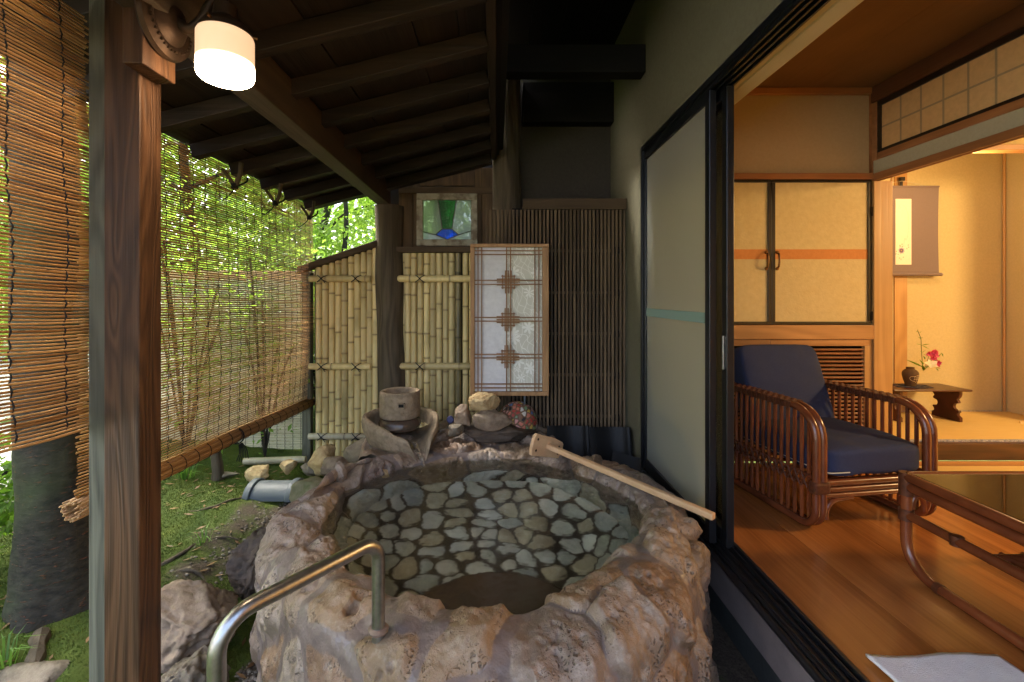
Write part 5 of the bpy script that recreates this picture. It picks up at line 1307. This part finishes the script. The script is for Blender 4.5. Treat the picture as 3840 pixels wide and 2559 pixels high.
fus('right papered closet door with orange band and water stain', 1.689, 2.3015, 2.2985, 1.722)
def louv(label, xa, xb):
    d = thing('louvre_door', label, 'closet door', ((xa+xb)/2, CY, .02), 'louvred closet doors'); zt = cz(1273); t = .045
    MB().box(xa,xb,CY-.012,CY+.012,zt-.04,zt-.001).build('rail', M['hinoki_x'], d, bevel=.002); MB().box(xa,xb,CY-.012,CY+.012,.01,.07).build('rail', M['hinoki_x'], d, bevel=.002)
    MB().box(xa,xa+t,CY-.012,CY+.012,.0705,zt-.0405).build('stile', M['hinoki_z'], d, bevel=.002); MB().box(xb-t,xb,CY-.012,CY+.012,.0705,zt-.0405).build('stile', M['hinoki_z'], d, bevel=.002)
    z = .0815; s0 = None
    while z < zt-.05:
        if s0 is None:
            s0 = MB().obox(((xa+xb)/2, CY, z), (xb-xa-2*t, .020, .0075), Matrix.Rotation(R(-35), 3, 'X')).build('louvre_slat', M['amber_x'], d, bevel=.001); z00 = z
        else:
            c = piece(s0, (0,0,z-z00)); c.matrix_parent_inverse = s0.matrix_parent_inverse
        z += .0245
louv('left louvred closet door behind the armchair', 1.062, 1.6775)
louv('right louvred closet door behind the armchair by the pillar', 1.679, 2.302)

pr_ = MB().box(2.304,2.418,2.775,2.885,0,1.727).build('pillar', M['hinoki_z'], None, bevel=.003); tag(pr_, 'pale cypress pillar between closet and alcove', 'pillar')
# ------------------------------------------------------------------ transom wall along the veranda
tw = thing('transom_wall', 'transom wall with lit paper lattice and wooden lintel', 'wall', (2.33,1.5,1.73))
TY0, TY1 = -.78, 2.79
MB().box(2.295,2.345,TY0,TY1,2.205,2.3).build('ceiling_beam', M['brown_y'], tw, bevel=.003)
MB().box(2.304,2.345,TY1-.03,TY1,1.8515,2.2045).build('side_post', M['amber_y'], tw, bevel=.002)
MB().box(2.306,2.345,TY0,TY1-.0305,1.852,1.893).build('lower_rail', M['amber_y'], tw, bevel=.002)
MB().box(2.312,2.34,TY0,TY1,1.772,1.8515).build('plaster_band', plain('grey_plaster', (.44,.40,.28), (.40,.365,.25), 70, .9, .3, 200, rand=False), tw)
MB().box(2.300,2.318,TY0,TY1,1.728,1.7715).build('lintel', M['amber_y'], tw, bevel=.002)
MB().box(2.3185,2.332,TY0,TY1,1.734,1.7715).build('lintel_groove', M['brown_y'], tw); MB().box(2.3325,2.346,TY0,TY1,1.728,1.7715).build('lintel', M['amber_y'], tw, bevel=.002)
fz0, fz1 = 1.8935, 2.2045
bf = MB(); bf.box(2.310,2.335,TY0,TY1-.031,fz0,1.911).build('frame', M['blacklac'], tw); MB().box(2.310,2.335,TY0,TY1-.031,2.172,fz1).build('frame', M['blacklac'], tw)
MB().box(2.310,2.335,TY1-.055,TY1-.031,1.9115,2.1715).build('frame', M['blacklac'], tw)
MB().box(2.318,2.3195,TY0,TY1-.055,1.911,2.172).build('paper', M['paper_lit'], tw)
sh = plain('paper_lattice', (.36,.29,.16), (.33,.26,.145), 60, .7, .1, rand=False)
y = 2.608
m0 = MB().box(2.3198,2.327,y-.005,y+.005,1.9112,2.1718).build('muntin', sh, tw)
for i in range(1, 27): c = piece(m0, (0,-.1245*i,0)); c.matrix_parent_inverse = m0.matrix_parent_inverse
MB().box(2.3275,2.331,TY0,TY1-.0555,2.037,2.046).build('muntin', sh, tw)
MB().box(2.3172,2.3178,TY0,TY1-.0555,2.0365,2.0465).build('muntin', sh, tw)
m1 = MB().box(2.3172,2.3178,y-.005,y+.005,1.9112,2.1718).build('muntin', sh, tw)
for i in range(1, 27): c = piece(m1, (0,-.1245*i,0)); c.matrix_parent_inverse = m1.matrix_parent_inverse

MB().box(2.3035,2.345,2.791,2.85,1.7285,2.3).build('corner_post', M['amber_x'], tw, bevel=.002)
# ------------------------------------------------------------------ alcove
al = thing('alcove', 'raised tatami alcove with plaster walls and rosewood edge beam', 'alcove', (3.2,3.2,0))
PZ = .13
MB().box(2.419,3.97,2.845,3.535,.02,PZ).build('tatami_mat', M['tatami'], al)
bandm = plain('patterned_band', (.52,.47,.45), (.16,.17,.22), 110, .8, .1, detail=1, rand=False)
MB().box(2.419,3.97,2.823,2.8445,.02,PZ+.001).build('edge_band', bandm, al); MB().box(2.419,3.97,3.5355,3.558,.02,PZ+.001).build('edge_band', bandm, al)
MB().box(2.419,3.97,2.775,2.8225,.022,PZ-.008).build('edge_beam', M['rosewood'], al, bevel=.002)
MB().box(2.35,4.2,2.755,2.7745,-.03,.021).build('floor_strip', M['hinoki_x'], al, bevel=.002)
MB().box(2.419,4.03,3.56,3.60,0,2.4).build('rear_wall', M['roomwall'], al)
MB().box(3.972,4.03,2.82,3.559,0,2.4).build('side_wall', M['roomwall'], al)
MB().box(2.36,2.418,2.886,3.559,0,2.4).build('side_wall', M['roomwall'], al)
MB().box(2.42,5.8,2.79,2.83,1.952,2.4).build('header_wall', M['roomwall'], al)
MB().box(2.42,5.8,2.775,2.845,1.917,1.9515).build('header_beam', M['hinoki_x'], al, bevel=.003)
MB().box(3.972,5.8,2.79,2.819,0,1.9165).build('side_wall', M['roomwall'], al)
MB().tube([(3.958,3.546,PZ),(3.958,3.546,2.3)], .009, 10).build('corner_post', M['hinoki_z'], al, True)
MB().box(3.110,3.208,3.552,3.5595,PZ,2.3).build('wall_post', M['hinoki_z'], al); MB().box(3.085,3.094,3.552,3.5595,PZ,2.3).build('wall_strip', M['kframe'], al)
# hanging scroll
SYc = 3.515
def hx(px): return (3240+.3827*px-1861)/FPX*SYc
def hz(py): return CZ-(640+.3827*py-1114)/FPX*SYc
sc2 = thing('hanging_scroll', 'mauve hanging scroll with a small flower painting on white paper', 'hanging scroll', (hx(385),SYc,hz(1040)))
V = []; F = []; n = 16; cxs = hx(383); hwid = hx(735)-cxs
for i in range(n+1):
    u = i/n; z = hz(160)+(hz(1005)-hz(160))*u; wq = hwid*(1-.022*math.sin(math.pi*u)); 
    for s in (-1, 1):
        for d in (0, .0015): V.append((cxs+s*wq, SYc+d, z))
for i in range(n):
    a_ = 4*i; F += [(a_,a_+2,a_+6,a_+4),(a_+1,a_+5,a_+7,a_+3),(a_,a_+4,a_+5,a_+1),(a_+2,a_+3,a_+7,a_+6)]
MB().add(V, F).build('silk', M['scroll_silk'], sc2)
MB().tube([(cxs-hwid,SYc,hz(157)),(cxs+hwid,SYc,hz(157))], .007, 10).build('top_bar', M['scroll_silk'], sc2, True)
MB().tube([(cxs-hwid-.008,SYc-.004,hz(1018)),(cxs+hwid+.008,SYc-.004,hz(1018))], .0125, 14).build('roller', M['scroll_silk'], sc2, True)
MB().lathe([(0,.0),(.012,.0),(.014,.006),(.010,.014),(0,.016)], (cxs+hwid+.0085,SYc-.004,hz(1018)), 14, 'x').build('roller_knob', flat('grey_knob', (.30,.24,.18), .4), sc2, True)
MB().box(hx(307),hx(462),SYc-.0025,SYc-.0008,hz(923),hz(279)).build('painting', M['scroll_paper'], sc2)
ink = flat('ink_grey', (.52,.46,.40)); vio = flat('ink_violet', (.20,.12,.30)); lil = flat('ink_lilac', (.50,.40,.52)); grn = flat('ink_dark_green', (.16,.15,.09)); yel = flat('ink_yellow', (.70,.52,.10))
iy = SYc-.0028
def stroke(pts, r_, mt): MB().tube([(hx(a_), iy, hz(b_)) for a_, b_ in [(p_.x, p_.y) for p_ in catmull([(x_, y_, 0) for x_, y_ in pts], 6)]], r_, 4).build('ink_stroke', mt, sc2)
stroke([(345,352),(335,362),(340,376),(355,372),(352,356),(340,345),(360,336),(390,350),(415,390),(430,450),(436,520),(430,600),(420,660),(412,684),(402,672),(394,668),(388,735)], .0006, ink)
stroke([(311,862),(330,840),(350,828),(362,800)], .0006, ink); stroke([(388,735),(380,742),(410,742)], .0006, ink)
def petal(cx, cy, a_, L, wd, mt, off=0):
    d = (math.cos(a_), math.sin(a_)); p_ = (-d[1], d[0])
    q = [(cx, cy), (cx+d[0]*L*.5+p_[0]*wd, cy+d[1]*L*.5+p_[1]*wd), (cx+d[0]*L, cy+d[1]*L), (cx+d[0]*L*.5-p_[0]*wd, cy+d[1]*L*.5-p_[1]*wd)]
    MB().prism(q, lambda u, v_: (hx(u), iy-off, hz(v_)), (0,.0004,0)).build('ink_mark', mt, sc2)
for k in range(8): petal(364, 785, k*.785+.2, 36, 11, lil, .0002); petal(364, 785, k*.785+.2, 27, 3.5, vio, .0004)
petal(357, 785, 0, 14, 7, yel, .0008)
for (x_, y_, a_) in ((358,738,2.4),(366,730,-1.0),(352,728,1.9),(425,735,-.5),(418,758,1.6),(428,748,.6),(380,742,2.8),(316,812,2.2),(326,818,.4),(375,852,-.3),(360,862,1.6),(352,855,2.6),(320,800,-2.2)): petal(x_, y_, a_, 15, 4, grn)
MB().tube(catmull([(cxs-.17,SYc,hz(155)),(cxs,SYc+.01,hz(100)),(cxs+.17,SYc,hz(155))],2), .0015, 6).build('hanging_cord', M['piping'], sc2)
MB().box(cxs-.010,cxs+.010,SYc+.012,SYc+.020,hz(158),hz(70)).build('hook_pole', M['blacklac'], sc2); MB().box(cxs-.017,cxs+.017,SYc-.002,SYc+.022,hz(100),hz(62)).build('hook', M['blacklac'], sc2, bevel=.003)

# low stand, mat, vase with flowers
ls = thing('low_stand', 'dark red low wooden stand with scrolled legs in the alcove', 'stand', (3.08,3.33,PZ))
MB().box(2.80,3.352,3.20,3.45,.352,.366).build('top', M['redtable'], ls, bevel=.004)
half_ = [(.0,0),(.105,0),(.105,.03),(.085,.045),(.088,.06),(.098,.068),(.092,.082),(.078,.078),(.062,.09),(.058,.105),(.064,.122),(.08,.126),(.094,.134),(.090,.148),(.082,.155),(.098,.175),(.105,.195),(.105,.2215)]
for x in (2.875, 3.30):
    poly = [(a_, b_) for a_, b_ in half_]+[(-a_, b_) for a_, b_ in half_[::-1] if a_ > 0]
    MB().prism(poly, lambda a_, b_: (x-.011, 3.335+a_, PZ+b_), (.022,0,0)).build('leg', M['redtable'], ls, bevel=.002)
vm = MB(); vx, vy, vz = 3.03, 3.33, .3665
hexp = [(math.cos(k*math.pi/3+.3)*.135, math.sin(k*math.pi/3+.3)*.105) for k in range(6)]
hexp = [(x*1.0, y*.9) for x, y in hexp]; vm.prism(hexp, lambda a_, b_: (vx+.01+a_, vy+b_, vz), (0,0,.003))
tag(vm.build('cloth_mat', plain('indigo_print', (.02,.024,.045), (.16,.12,.11), 55, .9, .1, detail=2, rand=False, lo=.5, hi=.66), None), 'dark blue printed cloth mat under the vase', 'mat')
va = thing('flower_vase', 'brown pottery vase with pale brushed marks on a blue mat', 'vase', (vx,vy,vz+.0035))
z0 = vz+.0035
prv = [(0,0),(.030,0),(.032,.004),(.031,.010),(.040,.040),(.047,.072),(.0485,.088),(.045,.104),(.035,.116),(.026,.122),(.0235,.128),(.026,.134),(.023,.136),(.019,.128),(.0,.05)]
MB().lathe([(a_, z0+b_) for a_, b_ in prv], (vx,vy,0), 40).build('body', plain('brown_pottery', (.10,.055,.025), (.075,.04,.018), 30, .6, .3, 120, rand=False), va, True)
mk_ = flat('pale_slip', (.62,.46,.26), .6)
def vpt(u, v_):
    z = .008+(640-v_)/160*.115; r_ = np.interp(z, [.010,.040,.072,.088,.104,.116], [.031,.040,.047,.0485,.045,.035])+.0004; a_ = (u-421)/66*1.15-math.pi/2+.0
    return (vx+r_*math.cos(a_), vy+r_*math.sin(a_), z0+z)
for pts in ([(408,548),(390,548),(376,560),(378,580),(396,594),(418,600),(430,612)], [(408,545),(412,570),(404,585)], [(412,548),(440,535),(462,532)], [(420,560),(448,556)], [(405,580),(430,578),(446,572)], [(432,560),(430,578),(436,592),(434,606)], [(440,540),(436,556)], [(468,545),(472,555)], [(478,540),(482,550)]):
    MB().tube(catmull([vpt(*p_) for p_ in pts], 4), .0012, 5).build('brush_mark', mk_, va)
fw = thing('flower_arrangement', 'pink and white flowers with a tall green sprig in the vase', 'flowers', (vx,vy,z0+.13))
def vP(u, v_, dy=0): return Vector(((3300+.3827*u-1861)/FPX*(vy+dy), vy+dy, CZ-(1200+.3827*v_-1114)/FPX*(vy+dy)))
stem = flat('stem_green', (.09,.13,.03), .5)
def leaf_(mb, p_, d, L, wd, up=Vector((0,-.3,1))):
    d = d.normalized(); s = d.cross(up).normalized(); nn = s.cross(d)
    mb.add([p_, p_+d*L*.45+s*wd+nn*L*.06, p_+d*L, p_+d*L*.45-s*wd+nn*L*.06, p_+d*L*.5-nn*L*.02], [(0,1,4),(1,2,4),(2,3,4),(3,0,4)])
MB().tube(catmull([vP(415,480), vP(413,390), vP(405,270), vP(402,190), vP(388,150), vP(368,100)],5), [.0022]*25+[.0012], 6).build('stem', stem, fw, True)
lm = MB()
for (u, v_, du, dv, L) in ((402,190,-44,-34,.045),(402,180,24,-8,.022),(385,130,28,-18,.024),(372,112,-30,18,.024),(368,100,-16,-8,.014),(368,100,8,-8,.014),(404,245,-64,-10,.050),(404,245,-22,-14,.026),(406,250,58,-8,.048),(406,250,60,30,.052),(410,320,-28,-26,.032),(410,325,40,-28,.036),(412,330,-18,0,.018),(412,330,36,20,.034)):
    leaf_(lm, vP(u, v_), vP(u+du, v_+dv, -.02)-vP(u, v_), L, L*.17)
for (a_, b_, wd) in (((430,470),(255,390),.016),((425,440),(385,390),.016),((430,490),(415,440),.018),((440,480),(490,450),.014),((440,470),(420,500),.012),((540,460),(605,485),.010),((560,450),(600,460),.010),((545,470),(575,505),.008),((440,390),(425,350),.008),((575,370),(605,320),.006),((600,320),(620,365),.006),((460,360),(475,310),.008),((540,410),(555,380),.012),((545,330),(560,300),.007)):
    p_ = vP(*a_); q = vP(b_[0], b_[1], -.02); leaf_(lm, p_, q-p_, (q-p_).length, wd*.8)
lm.build('leaves', M['leaf'], fw)
br = MB()
for pts in ([(440,460),(465,400),(480,350),(500,330)],[(445,465),(500,400),(540,380)],[(440,460),(520,440),(560,420)],[(470,400),(560,360),(575,345)]): br.tube(catmull([vP(*p_) for p_ in pts],4), .0014, 5)
br.build('stem', plain('red_stem', (.12,.05,.03), (.09,.06,.03), 30, .5), fw)
def bloom(c, r_, mt, n, seed, tilt=Vector((0,-1,.3)), wdt=.35):
    rg = random.Random(seed); tilt = tilt.normalized(); u = tilt.orthogonal().normalized(); w_ = tilt.cross(u); mb = MB()
    for k in range(n):
        a_ = 6.283*k/n+rg.uniform(-.2,.2); d = (u*math.cos(a_)+w_*math.sin(a_)+tilt*rg.uniform(.15,.6)).normalized(); leaf_(mb, c, d, r_*rg.uniform(.8,1.1), r_*wdt, tilt)
    mb.build('bloom', mt, fw)
for i, (u, v_, r_) in enumerate(((512,328,.034),(540,345,.034),(530,318,.028),(490,340,.026),(525,375,.026),(562,424,.030),(548,432,.022))): bloom(vP(u, v_, -.02), r_, M['petal_pink'], 9, i, Vector((random.uniform(-.6,.6),-1,random.uniform(-.2,.8))))
bloom(vP(497,438,-.035), .048, M['petal_white'], 5, 90, Vector((.0,-.8,.75)), .42)

cd_ = MB(); c = at(3838, 1590, 3.2); cd_.obox(c, (.045,.004,.035), Matrix.Rotation(R(-20),3,'X')); tag(cd_.build('name_card', flat('pale_card', (.50,.36,.17)), None), 'small pale card standing on the alcove matting at the right edge', 'card')

# ------------------------------------------------------------------ rattan armchair
AC = thing('rattan_armchair', 'reddish brown rattan armchair with navy cushions', 'armchair', (1.672,2.005,0), rz=R(8.5))
def LP(mb, name, mt, sm=True, bev=0, par=None): return mb.build(name, M[mt], par or AC, sm, bev, local=True)
for s in (-1, 1):
    for k, xo in enumerate((.297, .264)):
        x = s*xo
        LP(MB().tube(fillet([(x,.66,.05),(x,.62,.018),(x,0,.018),(x,0,.528),(x,.60,.528),(x,.68,.50)], [.03,.085,.125,.05], 8), .0165, 12), 'side_pole', 'rattan')
    xm = s*.28
    for i in range(15):
        y = .055+i*.040; LP(MB().tube([(xm,y,.03),(xm,y,.515)], .0085, 8), 'spindle', 'rattan')
    for z in (.192, .232): LP(MB().tube([(xm-.013,.015,z),(xm-.013,.66,z)], .009, 8), 'side_rail', 'rattan')
    lc = MB()
    for i in range(15):
        y = .055+i*.040
        lc.tube([(xm-.023,y-.014,.182),(xm-.025,y+.014,.242)], .0028, 5); lc.tube([(xm-.026,y+.014,.182),(xm-.024,y-.014,.242)], .0028, 5)
    LP(lc, 'lacing', 'wrap')
    wv = MB()
    for i in range(26):
        y = .135+i*.0185
        for j in range(4):
            up = ((i+j) % 2)*.003; wv.obox((xm+(j-1.5)*.0185, y, .536+up), (.0175,.0178,.012))
        wv.obox((xm-.036,y,.526+(i % 2)*.002), (.008,.0165,.030)); wv.obox((xm+.036,y,.526), (.008,.0165,.030))
    LP(wv, 'arm_weave', 'wrap', False, .002)
    LP(MB().box(xm-.040,xm+.040,-.021,.021,.17,.225), 'binding', 'wrap', False, .012)
    LP(MB().tube(fillet([(s*.25,.0,.06),(s*.247,.0,.137),(s*.12,.0,.148)], .06, 8), .011, 10), 'brace', 'rattan')
    LP(MB().tube([(s*.25,.52,.03),(s*.25,.60,.40),(s*.25,.73,.70)], .015, 10), 'back_post', 'rattan')
for z, r_ in ((.214,.015),(.185,.013),(.160,.012)): LP(MB().tube([(-.255,.0,z),(.255,.0,z)], r_, 12), 'front_rail', 'rattan')
for i in range(7): LP(MB().tube([(-.25,.05+i*.085,.205),(.25,.05+i*.085,.205)], .009, 8), 'seat_slat', 'rattan')
LP(MB().tube([(-.25,.58,.05),(.25,.58,.05)], .013, 10), 'rear_rail', 'rattan')
LP(MB().tube([(-.25,.73,.70),(.25,.73,.70)], .014, 10), 'top_rail', 'rattan')
for i in range(6): x = -.2+i*.08; LP(MB().tube([(x,.53,.2),(x,.60,.40),(x,.73,.70)], .008, 8), 'back_spindle', 'rattan')
def cushion(sx, sy, sz, ex, seed, dome=.25, n=26):
    u = np.linspace(-1, 1, n); mb = MB()
    for axx in range(3):
        for s in (-1, 1):
            A2, B2 = np.meshgrid(u, u, indexing='ij'); P = np.zeros((n, n, 3)); P[..., axx] = s; P[..., (axx+1) % 3] = A2; P[..., (axx+2) % 3] = B2
            L8 = (np.abs(P)**ex).sum(-1)**(1/ex); Q = P/L8[..., None]
            Q[..., 2] *= 1+dome*(1-np.abs(Q[..., 0])**2)*(1-np.abs(Q[..., 1])**2)
            W = Q*np.array([sx, sy, sz])/2
            W[..., 2] += .004*fbm(W*np.array([5, 9, 5])+seed, 3, seed)+.0025*np.sin(W[..., 0]*22+4*fbm(W*4, 2, seed+3))*sstep(.2, .5, np.abs(Q[..., 1]))
            I = np.arange(n*n).reshape(n, n); mb.add(W.reshape(-1, 3), np.stack([I[:-1, :-1], I[1:, :-1], I[1:, 1:], I[:-1, 1:]], -1).reshape(-1, 4).tolist())
    return mb
def weld(mb, name, mt, mat4, par):
    me = bpy.data.meshes.new(name); V = [mat4@Vector(v_) for v_ in mb.v]; me.from_pydata(V, [], mb.f)
    bm = bmesh.new(); bm.from_mesh(me); bmesh.ops.remove_doubles(bm, verts=bm.verts, dist=.0004); bmesh.ops.recalc_face_normals(bm, faces=bm.faces); bm.to_mesh(me); bm.free()
    return mkobj(name, me, M[mt], par, True, local=True, angle=180)
sc3 = weld(cushion(.53,.60,.135,7,3,.16), 'seat_cushion', 'navy', Matrix.Translation((0,.285,.30)), AC)
bk = Matrix.Translation((-.005,.545,.525))@Matrix.Rotation(R(70),4,'X')@Matrix.Rotation(R(2),4,'Y')
weld(cushion(.50,.45,.125,9,9,.20), 'back_cushion', 'navy', bk, AC)
MB().tube([(-.262,.02,.262),(-.262,.50,.262)], .0028, 6).build('piping', M['piping'], sc3, True, local=True)
MB().tube([(-.2625,.02,.262),(-.255,-.004,.262),(-.235,-.0165,.262),(-.15,-.0185,.262)], .0028, 6).build('piping', M['piping'], sc3, True, local=True)

# ------------------------------------------------------------------ rattan table with glass top
GT = thing('rattan_table', 'rattan coffee table with smoked glass top at the right edge', 'table', (1.85,1.3,0))
TX0, TX1, TYa, TYb, TZ = 1.515, 2.16, .60, 1.69, .372
def ring(z, ins, r_): return MB().tube(fillet([(TX0+ins,TYa+ins,z),(TX1-ins,TYa+ins,z),(TX1-ins,TYb-ins,z),(TX0+ins,TYb-ins,z),(TX0+ins,TYa+ins,z)], [.03]*3, 5), r_, 12)
ring(TZ-.017, 0, .0175).build('top_pole', M['rattan'], GT, True); ring(TZ-.052, .004, .0175).build('under_pole', M['rattan'], GT, True)
MB().box(TX0+.018,TX1-.018,TYa+.018,TYb-.018,TZ-.010,TZ-.004).build('glass_top', M['tableglass'], GT)
for x in (TX0+.004, TX1-.004):
    MB().tube(fillet([(x,TYb-.004,TZ-.02),(x,TYb-.004,.018),(x,TYa+.004,.018),(x,TYa+.004,TZ-.02)], [.11,.11], 10), .0175, 14).build('runner_leg', M['rattan'], GT, True)
    MB().tube([(x,TYb-.004,.215),(x,TYa,.215)], .0165, 12).build('side_rail', M['rattan'], GT, True)
    for y in (TYb-.004, TYa+.004):
        MB().tube([(x,y,.195),(x,y,.235)], .0235, 12).build('binding', M['wrap'], GT, True); MB().tube([(x,y,TZ-.085),(x,y,TZ-.002)], .0225, 12).build('binding', M['wrap'], GT, True)
    s = 1 if x < 1.8 else -1
    MB().tube(fillet([(x+s*.02,TYb-.004,.235),(x+s*.022,TYb-.004,TZ-.07),(x+s*.10,TYb-.004,TZ-.075)], .05, 6), .010, 10).build('brace', M['rattan'], GT, True)
    for y in (1.50, 1.25, .95): MB().tube([(x,y,.20),(x,y+.001,.232)], .019, 12).build('binding', M['wrap'], GT, True)
    MB().tube([(x,TYb-.12,.018),(x,TYb-.14,.018)], .0195, 12).build('binding', M['wrap'], GT, True)
MB().tube([(TX0,1.40,.212),(TX1,1.40,.212)], .0155, 12).build('cross_rail', M['rattan'], GT, True)
for i in range(9):
    x = TX0+.06+i*.066; MB().tube([(x,1.42,.215),(x,.70,.215)], .010, 8).build('shelf_pole', M['rattan'], GT, True)
def cloth(name, label, x0, x1, y0, y1, z, mt, skew, seed, cat):
    nx, ny = 44, 30; mb = MB(); g = np.zeros((nx, ny, 3))
    for i in range(nx):
        for j in range(ny):
            u, v_ = i/(nx-1), j/(ny-1); g[i, j] = (x0+(x1-x0)*u+skew*(1-v_), y0+(y1-y0)*v_+.006*math.sin(u*7+seed), z)
    g[..., 2] += .004+.005*np.abs(fbm(g*np.array([7, 4, 1])+seed, 3, seed)); I = np.arange(nx*ny).reshape(nx, ny)
    mb.add(g.reshape(-1, 3), np.stack([I[:-1, :-1], I[1:, :-1], I[1:, 1:], I[:-1, 1:]], -1).reshape(-1, 4).tolist())
    o = mb.build(name, M[mt], None, True, angle=180); so = o.modifiers.new('thickness', 'SOLIDIFY'); so.thickness = .007; so.offset = -1; return tag(o, label, cat)
cloth('towel', 'white folded towel lying on the wooden floor by the door track', 1.035, 1.40, .92, 1.275, .008, 'white_cloth', .02, 3, 'towel')
cloth('napkin', 'pale blue folded napkin on the glass table top at the right edge', 1.72, 1.9, 1.36, 1.46, TZ-.003, 'white_cloth', 0, 5, 'napkin')
